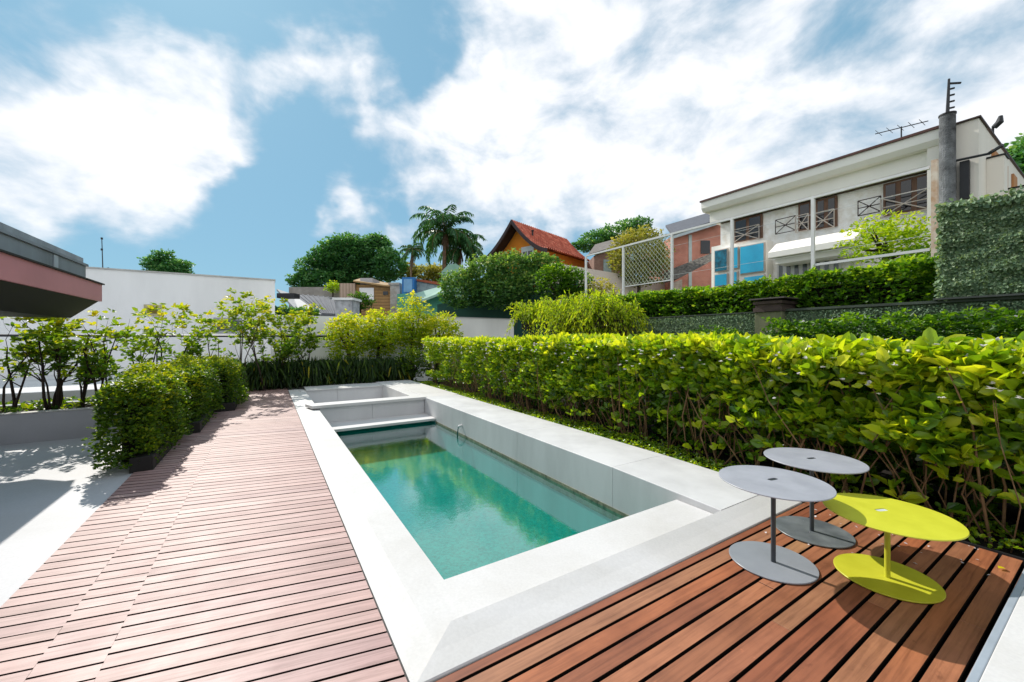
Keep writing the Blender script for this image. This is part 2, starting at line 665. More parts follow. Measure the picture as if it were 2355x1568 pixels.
# left coping: three strips with a soft crease, as one slab
mb = MB()
for (va, vb, za, zb) in ((.53, .70, .002, .010), (.70, .935, .010, .0)):
    mb.add([W(1.655, va, za), W(1.655, vb, zb), W(13.1, vb, zb), W(13.1, va, za)], [(0, 1, 2, 3)])
mb.add([W(1.655, .53, .002), W(13.1, .53, .002), W(13.1, .53, -.3), W(1.655, .53, -.3)], [(0, 1, 2, 3)])
mb.add([W(1.88, .935, .0), W(13.1, .935, .0), W(13.1, .935, -.12), W(1.88, .935, -.12)], [(3, 2, 1, 0)])
mb.build('coping', M['white_stone'], pool)
# front shelf inside the rim
mb = MB()
mb.box(1.872, 2.30, .737, 3.238, -.14, 0.003)
mb.build('front_shelf', M['white_stone'], pool, bevel=.006)
# front rim with a mitred left end and a rounded outer edge
mb = MB()
vL0, vL1, vR = .534, .80, 4.14
prof = [(1.644, -.08, vL0), (1.646, .004, vL0), (1.651, .011, vL0 + .005), (1.76, .030, vL0 + .13), (1.874, .055, vL1), (1.876, 0.0, vL1)]
vs = []
for (u, z, vl) in prof:
    vs += [W(u, vl, z), W(u, vR, z)]
fs = [(2 * i, 2 * i + 1, 2 * i + 3, 2 * i + 2) for i in range(len(prof) - 1)] + [tuple(2 * i for i in range(len(prof)))[::-1]]
mb.add(vs, fs)
mb.build('front_rim', M['white_stone'], pool, smooth=False)
# broad right hand wall, its top slightly falling to the hedge; joints between the slabs
mb = MB()
us = [1.878, 3.1, 5.05, 7.0, 9.19]
for a, b in zip(us[:-1], us[1:]):
    e = .0025
    prf = lambda q: [(3.240, -1.3), (3.240, q - .006), (3.246, q), (3.95, q), (4.145, q - .012), (4.15, -.25), (4.15, -1.3)]
    pr = prf(ZT)
    vs = [W(a + e, v, z) for v, z in prf(ZT if a > 2 else .057)] + [W(b - e, v, z) for v, z in pr]
    n = len(pr)
    mb.add(vs, [(i, i + 1, n + i + 1, n + i)[::-1] for i in range(n - 1)] + [tuple(range(n)), tuple(range(n, 2 * n))[::-1]])
M['pool_wall'] = plain('pool_wall', '#cfcfd0', .6, .10, 1.6, .06, spec=.35, streak=True)
sw = mb.build('side_wall', M['pool_wall'], pool)
mb = MB()
mb.box(1.9, 9.19, 3.252, 4.14, -1.3, ZT - .05)
mb.build('wall_core', plain('joint_grey', '#6b6b69', .9, .1, 3, 0), pool)
# waterline stain strip on the right wall
mb = MB()
mb.box(2.31, 8.44, 3.232, 3.239, ZW - .10, ZW + .035)
mb.build('waterline_band', plain('waterline_scale', '#8f9179', .9, .3, 14, .5, c2='#4c5848'), pool)
# cross wall, step and the basin
mb = MB()
for a, b in ((.95, 2.02), (2.025, 3.236)):
    mb.box(9.2, 9.5, a, b, -.32, ZT - .05)
mb.build('cross_wall', M['grey_stone'], pool)
mb = MB()
mb.prism([W(9.14, .80, ZT - .05), W(9.14, 3.28, ZT - .05), W(9.52, 3.28, ZT - .05), W(9.52, .70, ZT - .05)], (0, 0, .062))
mb.build('cross_wall_cap', M['white_stone'], pool, bevel=.006)
mb = MB()
mb.box(8.45, 9.2, .94, 3.235, -.355, -.30)
mb.build('step', M['white_stone'], pool, bevel=.005)
M['pool_tile'] = plain('pool_tile', '#0f968c', .5, .1, 30, .3, spec=.3, c2='#086b64')
mb = MB()
mb.box(2.2, 9.2, .6, 3.24, -1.05, -.88)             # floor
mb.box(2.2, 9.2, .78, .94, -.88, -.13)              # left side
mb.box(2.16, 2.30, .942, 3.238, -.88, -.142)        # front side
mb.box(8.75, 9.2, .942, 3.238, -.88, -.36)          # below the step
mb.build('basin', M['pool_tile'], pool)
# empty spa basin behind the cross wall
mb = MB()
mb.box(9.5, 12.5, .80, 3.5, -.62, -.42)
mb.box(9.5, 12.5, .80, .934, -.418, -.01)
mb.build('spa_floor', M['grey_stone'], pool)
mb = MB()
for a, b in ((.8, 1.75), (1.755, 3.2)):
    mb.box(12.4, 12.6, a, b, -.41, .02)
mb.build('spa_end_wall', M['grey_stone'], pool)
mb = MB()
mb.box(12.36, 13.3, .94, 3.02, .02, .055)
mb.box(9.2, 13.3, 3.285, 4.15, -.4, ZT)
mb.box(9.53, 13.3, 3.02, 3.283, -.4, ZT - .003)
mb.build('spa_rim', M['white_stone'], pool, bevel=.006)
# water return spout on the right wall
mb = MB()
p = np.array(W(7.05, 3.235, -.205))
d2 = np.array((D2[0], D2[1], 0))
mb.tube([p, p - d2 * .05, p - d2 * .075 + (0, 0, -.02)], [.022, .022, .02], 10)
sp = mb.build('spout', plain('spout_white', '#e6e6e6', .4, .05, 8, 0), pool, smooth=True)
mb = MB()
mb.tube([p - d2 * .070 + (0, 0, -.015), p - d2 * .078 + (0, 0, -.06), p - d2 * .085 + (0, 0, -.12), p - d2 * .09 + (0, 0, -.20)], [.010, .010, .012, .014], 8)
mb.build('hose', plain('spout_green', '#2b6a66', .35, .2, 8, .1), sp, smooth=True)

# water: a clear tinted sheet with a mirror-like fresnel and small ripples
m, nt, N, Lk, b = mat_base('pool_water')
N.remove(b)
tr = N.new('ShaderNodeBsdfTransparent')
tr.inputs[0].default_value = (.42, .94, .90, 1)
gl = N.new('ShaderNodeBsdfGlossy')
gl.inputs['Roughness'].default_value = .015
gl.inputs['Color'].default_value = (.92, .97, 1, 1)
fr = N.new('ShaderNodeLayerWeight')
fr.inputs['Blend'].default_value = .5
pw = N.new('ShaderNodeMath')
pw.operation = 'POWER'
pw.inputs[1].default_value = 3.25
Lk.new(fr.outputs['Facing'], pw.inputs[0])
ma = N.new('ShaderNodeMath')
ma.operation = 'MULTIPLY_ADD'
ma.inputs[1].default_value = 1.1
ma.inputs[2].default_value = .05
Lk.new(pw.outputs[0], ma.inputs[0])
bp = bump(nt, noise(nt, 4.5, 3, .6, dist=.6), .06, .02)
bp2 = N.new('ShaderNodeBump')
bp2.inputs['Strength'].default_value = .03
bp2.inputs['Distance'].default_value = .012
Lk.new(noise(nt, 42, 3, .6), bp2.inputs['Height'])
Lk.new(bp, bp2.inputs['Normal'])
Lk.new(bp2.outputs[0], gl.inputs['Normal'])
Lk.new(bp2.outputs[0], fr.inputs['Normal'])
mx = N.new('ShaderNodeMixShader')
Lk.new(ma.outputs[0], mx.inputs[0])
Lk.new(tr.outputs[0], mx.inputs[1])
Lk.new(gl.outputs[0], mx.inputs[2])
Lk.new(mx.outputs[0], N['Material Output'].inputs[0])
M['water'] = m
mb = MB()
mb.add([W(2.302, .942, ZW), W(2.302, 3.231, ZW), W(8.74, 3.231, ZW), W(8.74, .942, ZW)], [(0, 1, 2, 3)])
tag(mb.build('water', m), kind='structure')

# black edging between the coping and the bed, and the white ledge at the right
mb = MB()
mb.box(1.66, 13.2, 4.152, 4.175, -.3, .035)
mb.box(.20, 1.655, 4.336, 4.352, -.3, .012)
tag(mb.build('bed_edging', M['black_metal']), 'thin black edging strip between white pool surround and hedge bed', 'edging')
mb = MB()
mb.box(-3.0, .318, 1.0, 6.2, -.3, .25)
o = thing('stone_ledge', 'white stone ledge with grey edge trim in the bottom right corner', 'ledge', W(.3, 3, 0))
mb.build('slab', M['white_stone'], o, bevel=.004)
mb = MB()
mb.box(.3185, .345, 1.0, 6.2, .20, .248)
mb.build('edge_trim', plain('trim_grey', '#9aa3ad', .4, .08, 5, .05), o, bevel=.004)

# ================================================================== SIDE TABLES
def metal_paint(name, c, c2, rough):
    return plain(name, c, rough, .06, 5.0, .04, spec=.5, c2=c2)


def side_table(label, pole_uv, top_c, r_top, r_base, base_c, h, mat, mpole, mbase, slot_ang, slot_off, mins):
    px, py = pole_uv
    root = thing('side_table', label, 'side table', (px, py, 0), 'round metal side tables on the red deck')
    n = 96
    th = .006
    # table top: a disc with a slot cut through it
    ca, sa = math.cos(slot_ang), math.sin(slot_ang)
    out = [(math.cos(2 * math.pi * k / n), math.sin(2 * math.pi * k / n)) for k in range(n)]
    inn = []
    for c, s in out:                                   # rounded slot by superellipse
        q = (abs(c / 1.0) ** 4 + abs(s / 1.0) ** 4) ** -.25
        a, b_ = c * q * .040, s * q * .017
        inn.append((top_c[0] + slot_off[0] + a * ca - b_ * sa, top_c[1] + slot_off[1] + a * sa + b_ * ca))
    rings = [([(top_c[0] + c * (r_top - .002), top_c[1] + s * (r_top - .002)) for c, s in out], h),
             ([(top_c[0] + c * r_top, top_c[1] + s * r_top) for c, s in out], h - .002),
             ([(top_c[0] + c * r_top, top_c[1] + s * r_top) for c, s in out], h - th),
             ([(top_c[0] + c * (r_top - .003), top_c[1] + s * (r_top - .003)) for c, s in out], h - th - .002),
             (inn, h - th - .002), (inn, h)]
    mb = MB()
    vs = [(a, b_, z) for ring, z in rings for a, b_ in ring]
    fs = []
    for j in range(len(rings)):
        j2 = (j + 1) % len(rings)
        for k in range(n):
            fs.append((j * n + k, j2 * n + k, j2 * n + (k + 1) % n, j * n + (k + 1) % n))
    mb.add(vs, fs)
    mb.build('tabletop', mat, root)
    cx_, cy_ = top_c[0] + slot_off[0], top_c[1] + slot_off[1]
    q_ = [(cx_ + (x - cx_) * .985, cy_ + (y - cy_) * .985) for x, y in inn]
    mb = MB()
    mb.add([(x, y, h - .0035) for x, y in q_], [tuple(range(n))])
    mb.build('slot_insert', mins, root)
    mb = MB()
    mb.tube([(px, py, .012), (px, py, h - th - .001)], .0145, 20)
    mb.tube([(px, py, h - th - .008), (px, py, h - th - .0015)], .06, 24)
    mb.build('pole', mpole, root, smooth=False)
    mb = MB()
    vs = [(base_c[0] + c * rr, base_c[1] + s * rr, z) for rr, z in ((r_base - .003, .004), (r_base, .006), (r_base, .011), (r_base - .002, .013)) for c, s in out]
    fs = [(j * n + k, j * n + (k + 1) % n, (j + 1) * n + (k + 1) % n, (j + 1) * n + k) for j in range(3) for k in range(n)]
    fs += [tuple(range(n))[::-1], tuple(range(3 * n, 4 * n))]
    mb.add(vs, fs)
    mb.build('base_plate', mbase, root)
    return root


M['tab_grey'] = metal_paint('brushed_grey_paint', '#a0a2ab', '#8f919a', .42)
M['tab_pole'] = metal_paint('slate_paint', '#3c4248', '#33383d', .4)
M['tab_base'] = metal_paint('grey_base_paint', '#8f949c', '#868b93', .35)
M['tab_base_dark'] = metal_paint('dark_base_paint', '#565c60', '#7d8386', .38)
M['tab_slot'] = metal_paint('dark_slot', '#2b3034', '#1c2022', .5)
M['tab_slot_pale'] = metal_paint('silver_slot', '#d5dada', '#aab0b2', .4)
M['tab_yellow'] = metal_paint('yellow_paint', '#c4c436', '#b6b62a', .45)
side_table('front grey round side table, nearest the pool, with a pale grey foot plate', (1.742, 2.624), (1.728, 2.60), .322, .252, (1.742, 2.64), .560, M['tab_grey'], M['tab_pole'], M['tab_base'], .4, (.014, .03), M['tab_slot'])
side_table('rear grey round side table partly hidden, with a dark spotted foot plate', (2.32, 3.046), (2.318, 3.03), .322, .252, (2.33, 3.05), .572, M['tab_grey'], M['tab_pole'], M['tab_base_dark'], .3, (.0, .02), M['tab_slot'])
side_table('low lime yellow round side table standing near the hedge', (2.341, 2.455), (2.285, 2.385), .318, .255, (2.345, 2.47), .440, M['tab_yellow'], M['tab_yellow'], M['tab_yellow'], .2, (0, .05), M['tab_slot_pale'])
leafm = leaf_mat('fallen_leaf', [(0, '#d8cf1c'), (1, '#d8cf1c')], .2)
o = leaf_mesh('fallen_leaf', [(3.15, 2.55, .012)], [(1, .1, .05)], [(0, 0, 1)], .055, .6, .5, leafm)
tag(o, 'small yellow fallen leaf lying on the red deck boards', 'leaf')

# ================================================================== LEFT: HOUSE EAVE, PLANTER, RAILING
M['fascia'] = plain('pink_fascia', '#cf8a8e', .5, .06, 1.2, .04, spec=.4)
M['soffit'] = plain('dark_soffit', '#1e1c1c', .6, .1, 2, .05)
M['lead_grey'] = plain('grey_parapet', '#8d939a', .45, .18, 2.5, .15, spec=.5, streak=True)
eave = thing('house_eave', 'low house corner at left with pink fascia, dark soffit and grey parapet', 'house', W(4, -3, 0))
mb = MB()
mb.box(-4, 8.40, -2.16, -2.13, 2.06, 2.315)
mb.box(8.37, 8.40, -7, -2.161, 2.06, 2.315)
mb.build('fascia', M['fascia'], eave)
mb = MB()
mb.box(-4, 8.425, -2.30, -2.105, 2.316, 2.335)
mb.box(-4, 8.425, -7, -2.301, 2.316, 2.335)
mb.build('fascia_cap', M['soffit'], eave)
mb = MB()
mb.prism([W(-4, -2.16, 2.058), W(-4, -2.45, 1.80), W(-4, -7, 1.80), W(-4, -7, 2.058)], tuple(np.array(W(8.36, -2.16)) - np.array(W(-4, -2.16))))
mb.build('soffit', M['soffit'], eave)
mb = MB()
mb.box(-4, 8.42, -3.2, -2.31, 2.336, 2.58)
mb.build('parapet', M['lead_grey'], eave)
mb = MB()
mb.box(-4, 8.44, -3.2, -2.285, 2.582, 2.615)
mb.build('parapet_trim', M['lead_grey'], eave)
mb = MB()
mb.box(-4, 8.40, -3.2, -2.33, 2.617, 2.70)
mb.build('parapet_top', plain('parapet_top', '#a3a9b0', .4, .2, 3, .1), eave)
mb = MB()
mb.box(7.35, 7.47, -2.309, -2.300, 2.34, 2.57)
mb.build('downpipe', plain('pale_pipe', '#b9bfc4', .4, .1, 3, 0), eave)
mb = MB()
mb.box(-4, -1.0, -7, -2.6, -.012, 1.80)
mb.box(-.99, 5.5, -9, -6.6, -.012, 1.80)
mb.build('wall', M['white_wall'], eave)

M['planter'] = plain('planter_white', '#b4b5ba', .7, .06, 1.5, .08, spec=.25)
pl = thing('planter_wall', 'long white masonry planter with earth along the terrace end', 'planter', W(8.7, -5, 0))
mb = MB()
mb.box(8.55, 8.66, -13, -4.36, -.25, .41)
mb.box(8.55, 8.66, -4.35, -1.52, -.25, .41)
mb.box(9.30, 9.45, -13, -1.52, .30, .46)
mb.box(8.66, 9.30, -1.62, -1.52, .0, .40)
mb.build('wall', M['planter'], pl, bevel=.012)
mb = MB()
mb.box(8.545, 8.70, -13, -1.51, .4115, .425)
mb.build('rim', plain('planter_rim', '#d2d0cb', .8, .15, 4, .2), pl, bevel=.004)
mb = MB()
mb.box(8.66, 9.30, -13, -1.63, -.2, .385)
tag(mb.build('planter_soil', M['soil'], pl))
mb = MB()
mb.tube([W(8.80, -4.38, .44), W(8.60, -4.36, .432), W(8.535, -4.355, .415)], .012, 6)
mb.build('drain_spout', M['planter'], pl)

lw = thing('low_wall', 'low white kerb wall running across behind the left planter', 'wall', W(11, -6, .3))
mb = MB()
mb.box(10.9, 11.15, -13, -2.3, .30, .50)
mb.build('wall', M['planter'], lw, bevel=.01)
rl = thing('glass_railing', 'clear glass railing with dark posts at far left behind trees', 'railing', W(11.6, -8, .3))
mb = MB()
for v in np.arange(-13, -6.4, 1.1):
    mb2 = MB()
    mb2.box(11.58, 11.62, v, v + .04, .30, .80)
    mb2.build('post', M['black_metal'], rl)
mb.box(11.575, 11.625, -13, -6.5, .80, .825)
mb.build('handrail', M['black_metal'], rl)
mg, nt, N, Lk, b = mat_base('rail_glass')
b.inputs['Base Color'].default_value = (.75, .86, .86, 1)
b.inputs['Roughness'].default_value = .05
b.inputs['Alpha'].default_value = .45
mb = MB()
mb.box(11.595, 11.605, -13, -6.5, .34, .79)
mb.build('pane', mg, rl)

# white building across the left
wb = thing('white_building', 'big plain white building with flat roof and a few small windows at left', 'building', W(20, -6, 0))
mb = MB()
vr = vzU(632, 645, 18.7)
zr0 = 3.85
mb.box(18.7, 27, -32, vr[0], -1.7, zr0)
mb.build('wall', M['white_wall'], wb)
mb = MB()
mb.box(18.66, 27, -32, vr[0] + .02, zr0 + .001, zr0 + .05)
mb.build('roof_edge', plain('roof_edge', '#c5c3c0', .7, .15, 2, .1), wb)


def win_u(parent, px0, py0, px1, py1, u, mat, frame=None, dep=.04, name='window'):
    v0, z1 = vzU(px0, py0, u)
    v1, _ = vzU(px1, py0, u)
    _, z0 = vzU(px0, py1, u)
    f = MB()
    f.box(u - dep, u - .002, v0, v1, z0, z1)
    w = f.build(name, mat if frame is None else frame, parent)
    if frame is not None:
        q = MB()
        e = .09
        q.box(u - dep - .012, u - dep - .002, v0 + e, v1 - e, z0 + e, z1 - e)
        q.build('pane', mat, w)
    return w


win_u(wb, 331, 700, 371, 726, 18.7, plain('ochre_recess', '#857535', .9, .2, 3, .2), plain('recess_frame', '#b9b28f', .8, .1, 3, 0))
win_u(wb, 491, 730, 556, 765, 18.7, M['glass_grey'], plain('window_frame_grey', '#a9adb0', .6, .1, 3, 0))
win_u(wb, 248, 866, 284, 879, 18.7, M['glass_grey'])
win_u(wb, 248, 882, 284, 898, 18.7, M['glass_grey'])
mb = MB()
v0, z0 = vzU(700, 773, 15.95)
mb.tube([(W(15.95, v0 - 9, z0)), W(15.95, v0 + 1.6, z0)], .035, 8)
for vv in (v0 - 8, v0 - 4, v0 - .5, v0 + 1.2):
    mb.tube([W(15.95, vv, -.1), W(15.95, vv, z0)], .02, 6)
tag(mb.build('handrail', M['black_metal']), 'thin dark horizontal handrail in front of the white end wall', 'handrail')

ew = thing('boundary_wall', 'plain white boundary wall across the far end of the pool garden', 'wall', W(16.3, 0, 0))
mb = MB()
mb.box(16.2, 16.4, .12, 4.2, -1.7, 2.33)
mb.box(16.2, 16.4, 4.21, 10.2, -1.7, 2.42)
mb.build('wall', M['white_wall'], ew)
mb = MB()
mb.box(16.17, 16.43, 4.2, 10.2, 2.421, 2.46)
mb.build('coping', M['planter'], ew)

# antenna and rooftop growth on the white building
p = atY(237, 625, 14.6)
an = thing('roof_antenna', 'thin bare antenna mast on the white building roof', 'antenna', p)
mb = MB()
top = atY(234, 548, 14.6)
mb.tube([(p[0], p[1], p[2] - .2), top], [.018, .012], 6)
mb.tube([(p[0] - .25, p[1], p[2] + .06), (p[0] + .22, p[1], p[2] + .16)], .01, 5)
mb.build('mast', M['black_metal'], an)
for dz in (.45, .04):
    mb = MB()
    mb.tube([np.array(top) - (0, 0, dz), np.array(top) - (0, 0, dz - .07)], .033, 8)
    mb.build('insulator', M['black_metal'], an)
mb = MB()
a, b_ = atY(433, 636, 21), atY(505, 638, 21)
mb.wbox(a[0], b_[0], 21, 22.0, 3.86, a[2] + .02)
rr = mb.build('tiled_ridge', plain('rusty_tiles', '#8a5434', .9, .3, 5, .8, bd=.05, c2='#4c3324'))
tag(rr, 'short rusty tiled ridge on top of the white building', 'roof tiles')
# ================================================================== RIGHT: NEIGHBOUR WALLS
M['ivy_base'] = plain('creeping_fig_wall', '#7a8c72', .95, .3, 14, 1.0, bd=.03, c2='#586a54')
L_IVYW = leaf_mat('fig_leaves', [(0, '#5a7560'), (.5, '#7d9877'), (.85, '#a3b698'), (1, '#c2cfb6')], .25, .6, .25)
L_IVYT = leaf_mat('ivy_leaves', [(0, '#54705a'), (.5, '#7b9472'), (.8, '#a6b898'), (1, '#d3debf')], .25, .5, .3)


def wall_leaves(name, n, u0, u1, v, z0, z1, L, mat, parent, seed, out=.05, wave=1.0):
    r = np.random.default_rng(seed)
    u, z = r.uniform(u0, u1, n), r.uniform(z0, z1, n)
    h = vnoise(np.stack([u, z * 1.6, 0 * u], 1), 3.2, seed) * .5 + vnoise(np.stack([u + z * .4, z * 3, 0 * u], 1), 9, seed + 1) * .5
    off = np.clip(.5 + .5 * h * wave, 0, 1) * out + r.uniform(0, .03, n)
    P = np.array([W(a, v - o, b_) for a, o, b_ in zip(u, off, z)])
    dd = np.array((D2[0], D2[1], 0))
    Nn = -dd + r.normal(size=(n, 3)) * .45 + np.array((0, 0, .45))
    D = r.normal(size=(n, 3)) * .6 + np.array((0, 0, -.8)) - dd * .45
    return leaf_mesh(name, P, D, Nn, r.uniform(.7, 1.3, n) * L, .75, np.clip(.42 + r.normal(size=n) * .22, 0, 1), mat, parent)


nw = thing('garden_wall', 'low dark green wall covered in clipped creeping fig behind the hedge', 'wall', W(4, 7.1, 0))
mb = MB()
mb.box(-3, 8.3, 7.0, 7.3, -1.7, 1.93)
mb.build('wall', M['ivy_base'], nw)
mb = MB()
mb.box(-3, 3.0, 6.95, 7.34, 1.931, 1.965)
mb.box(3.42, 8.3, 6.97, 7.34, 1.931, 1.95)
mb.build('coping', plain('dark_coping', '#4a534a', .8, .2, 4, .3), nw)
wall_leaves('creeper', 40000, -1.2, 8.2, 7.0, .7, 1.92, .023, L_IVYW, nw, 4, .02)
gp = thing('wall_pillar', 'squat concrete pillar with dark stepped cap in the green wall', 'pillar', W(3.2, 6.95, 0))
mb = MB()
mb.box(3.005, 3.41, 6.86, 7.36, -1.7, 1.93)
mb.build('shaft', plain('mossy_concrete', '#77785c', .9, .2, 3, .5, c2='#4d5440', streak=True), gp, bevel=.01)
mb = MB()
mb.box(2.99, 3.42, 6.83, 7.38, 1.932, 2.00)
mb.box(3.02, 3.40, 6.86, 7.36, 2.001, 2.055)
mb.box(2.99, 3.42, 6.83, 7.38, 2.056, 2.10)
mb.build('cap', plain('pillar_cap', '#51433e', .8, .25, 5, .5), gp)
mb = MB()
mb.box(2.93, 3.46, 6.78, 7.42, 2.13, 2.15)
mb.box(3.1, 3.32, 6.95, 7.25, 2.101, 2.129)
mb.build('cap_plate', plain('cap_plate', '#5a5250', .5, .2, 5, .1), gp)
tw = thing('ivy_wall', 'tall wall entirely covered in pale green ivy at right edge', 'wall', W(0, 7.6, 0))
mb = MB()
mb.box(-4, 1.30, 7.02, 7.5, 1.99, 3.06)
mb.build('wall', M['ivy_base'], tw)
wall_leaves('ivy', 55000, -1.6, 1.31, 7.03, 1.99, 3.08, .033, L_IVYT, tw, 9, .09, 1.4)
wall_leaves('ivy_fringe', 1100, -1.6, 1.34, 7.02, 3.0, 3.14, .05, L_IVYT, tw, 19, .12, 1.4)
wall_leaves('ivy_edge', 300, 1.26, 1.345, 7.05, 1.99, 3.05, .05, L_IVYT, tw, 20, .08, 1.2)
mb = MB()
mb.box(-4, 1.36, 6.90, 7.49, 1.967, 1.988)
mb.build('ledge', plain('ivy_ledge', '#4a4f4c', .6, .2, 4, .1), tw)

# ================================================================== RIGHT: WHITE HOUSE
HV = 11.8
hz = lambda px, py: uzV(px, py, HV)
house = thing('white_house', 'two storey white house with long roof parapet above the dark hedge at right', 'house', W(4, 14, 0))
uL, zt = uzV(1612, 466, 11.2)
uR, _ = uzV(2180, 300, 11.2)
zc = uzV(2163, 328, 11.2)[1]
zf = uzV(2159, 374, 11.45)[1]
uA, _ = uzV(2210, 300, HV)
mb = MB()
mb.box(uA, uL - .25, HV, 17, -1.7, zf + .1)
mb.build('wall', M['rough_white'], house)
mb = MB()
mb.box(uR, uL - .12, 11.45, 17.3, zf, zc - .002)
mb.build('parapet', M['house_white'], house)
mb = MB()
mb.prism([W(uR, 11.28, zc), W(uR, 11.2, zc + .1), W(uR, 11.2, zt), W(uR, 17.5, zt), W(uR, 17.5, zc)], tuple(np.array(W(uL, 0)) - np.array(W(uR, 0))))
mb.build('cornice', M['house_white'], house)
mb = MB()
mb.box(uR, uL + .03, 11.16, 17.5, zt + .001, zt + .05)
mb.build('roof_edge', plain('brown_flashing', '#5b3a33', .6, .2, 3, .1), house)
mb = MB()
z1 = uzV(2145, 404, 11.9)[1]
mb.box(uR, uL - .3, 11.72, HV - .002, zf - .03, zf - .002)
mb.build('soffit', plain('brown_soffit', '#5d4c40', .9, .3, 5, .4), house)


def win_v(px0, py0, px1, py1, mat, v=HV, frame=None, name='window', e=.045, mull=0, dep=.05, py2=None):
    """px0 is the far (left) edge; heights are read on the left edge"""
    u1, z1 = uzV(px0, py0, v)
    u0, _ = uzV(px1, py0, v)
    _, z0 = uzV(px0, py1, v)
    f = MB()
    f.box(u0, u1, v - dep, v - .002, z0, z1)
    w = f.build(name, frame or mat, house)
    if frame is not None:
        q = MB()
        us = np.linspace(u0, u1, mull + 2)
        for a, b_ in zip(us[:-1], us[1:]):
            q.box(a + e, b_ - e, v - dep - .012, v - dep - .002, z0 + e, z1 - e)
        q.build('pane', mat, w)
    return w, (u0, u1, z0, z1)


M['fr_brown'] = plain('brown_frame', '#7a5a48', .7, .2, 4, .1)
M['fr_pale'] = plain('pale_frame', '#c9bdb2', .7, .1, 4, .1)


def grille(parent, u0, u1, z0, z1, v, mat, name='grille'):
    q = MB()
    w = .011
    for z in (z0, (z0 + z1) / 2, z1):
        q.tube([W(u0, v, z), W(u1, v, z)], w, 5)
    for u in (u0, u1):
        q.tube([W(u, v, z0), W(u, v, z1)], w, 5)
    q.tube([W(u0, v, z0), W(u1, v, z1)], w, 5)
    q.tube([W(u1, v, z0), W(u0, v, z1)], w, 5)
    return q.build(name, mat, parent)


for (a, b_, c, d, mu) in ((1690, 508, 1754, 560, 1), (1837, 471, 1867, 533, 0), (1877, 462, 1926, 530, 1), (2032, 425, 2142, 500, 2)):
    w, (u0, u1, z0, z1) = win_v(a, b_, c, d, M['glass_dark'], frame=M['fr_brown'], mull=mu)
    grille(w, u0, u1, z0 - .05, z0 + (z1 - z0) * .52, HV - .22, M['fr_pale'])
for (a, b_, c, d) in ((1791, 509, 1837, 541), (1980, 466, 2032, 500)):
    u1, z1 = hz(a, b_)
    u0, _ = hz(c, b_)
    z0 = hz(a, d)[1]
    grille(house, u0, u1, z0, z1, HV - .2, M['dark_brown'], 'shutter_frame')
# blue glazed panels at ground floor
for (a, b_, c, d, mt) in ((1645, 577, 1675, 627, 'glass_blue_dark'), (1645, 632, 1675, 660, 'glass_blue'), (1681, 571, 1700, 620, 'glass_blue'),
                          (1681, 626, 1698, 660, 'glass_blue'), (1703, 568, 1760, 632, 'glass_blue'), (1712, 637, 1760, 665, 'glass_blue')):
    if mt not in M:
        M[mt] = plain('blue_glass_painted_shade', '#1583a0', .2, .3, 7, 0, spec=.6, c2='#0f2a30')  # darker copy of the blue glass, with vine shade painted in
    win_v(a, b_, c, d, M[mt], v=HV - .35, frame=M['fr_pale'], name='blue_window', e=.022, dep=.06)
mb = MB()
a0, _ = uzV(1762, 580, HV - .35)
b0, _ = uzV(1640, 580, HV - .35)
mb.box(a0, b0, HV - .34, HV - .003, -1.7, uzV(1645, 574, HV - .35)[1])
mb.build('bay', M['house_white'], house)
# canopy
u1, z1 = uzV(1765, 556, HV - .8)
u0, _ = uzV(1965, 500, HV - .8)
z0 = uzV(1765, 590, HV - .8)[1]
mb = MB()
mb.prism([W(u0, HV - .003, z1 + .03), W(u0, HV - .35, z1), W(u0, HV - .75, z0 + .12), W(u0, HV - .8, z0 + .1), W(u0, HV - .8, z0 - .04), W(u0, HV - .003, z0 - .04)],
         tuple(np.array(W(u1, 0)) - np.array(W(u0, 0))))
mb.build('canopy', M['house_white'], house)
mb = MB()
mb.box(u0, u1 - .1, HV - .62, HV - .02, z0 - .20, z0 - .042)
mb.build('canopy_beam', M['house_white'], house)
for (a, b_, c, d, mu) in ((1788, 598, 1862, 650, 3), (1872, 580, 1935, 640, 2)):
    win_v(a, b_, c, d, M['glass_grey'], frame=M['wire_white'], mull=mu, e=.05)
mb = MB()
mb.box(uL - .25, uL + .1, 11.9, 12.6, -1.7, uzV(1634, 570, 12)[1])
mb.build('corner_pier', M['house_white'], house)

# dark round pillar and stepped fins at the near end of the house
pc = onV(2178, 360, 11.12)
mb = MB()
ztp = onV(2178, 266, 11.12)[2]
mb.tube([(pc[0], pc[1], -1.7), (pc[0], pc[1], ztp)], .112, 20)
mb.build('pillar', plain('sooty_concrete', '#85878a', .9, .3, 3.0, .8, bd=.03, c2='#232527'), house, smooth=False)
mb = MB()
mb.tube([(pc[0], pc[1], ztp + .001), (pc[0], pc[1], ztp + .03)], .122, 20)
mb.build('pillar_cap', M['soffit'], house)
M['fin'] = plain('cream_fin', '#efe9df', .8, .07, .7, .12, spec=.2, streak=True)
roof_z = onV(2250, 271, 11.3)[2]
fins = [(2199, 2250, 275, 11.3, 0), (2256, 2312, 352, 12.6, 1), (2317, 2326, 352, 13.4, 2)]
uF0 = UV(onV(2250, 271, 11.3))[0]
uF1 = UV(onV(2199, 300, 11.3))[0]
mb = MB()
mb.box(uF0, uF1 + .4, 11.3, 12.0, -1.7, roof_z)
mb.box(uF0 - .0, uF1 + .4, 12.001, 21, -1.7, roof_z - .02)
mb.build('side_wall', M['fin'], house)
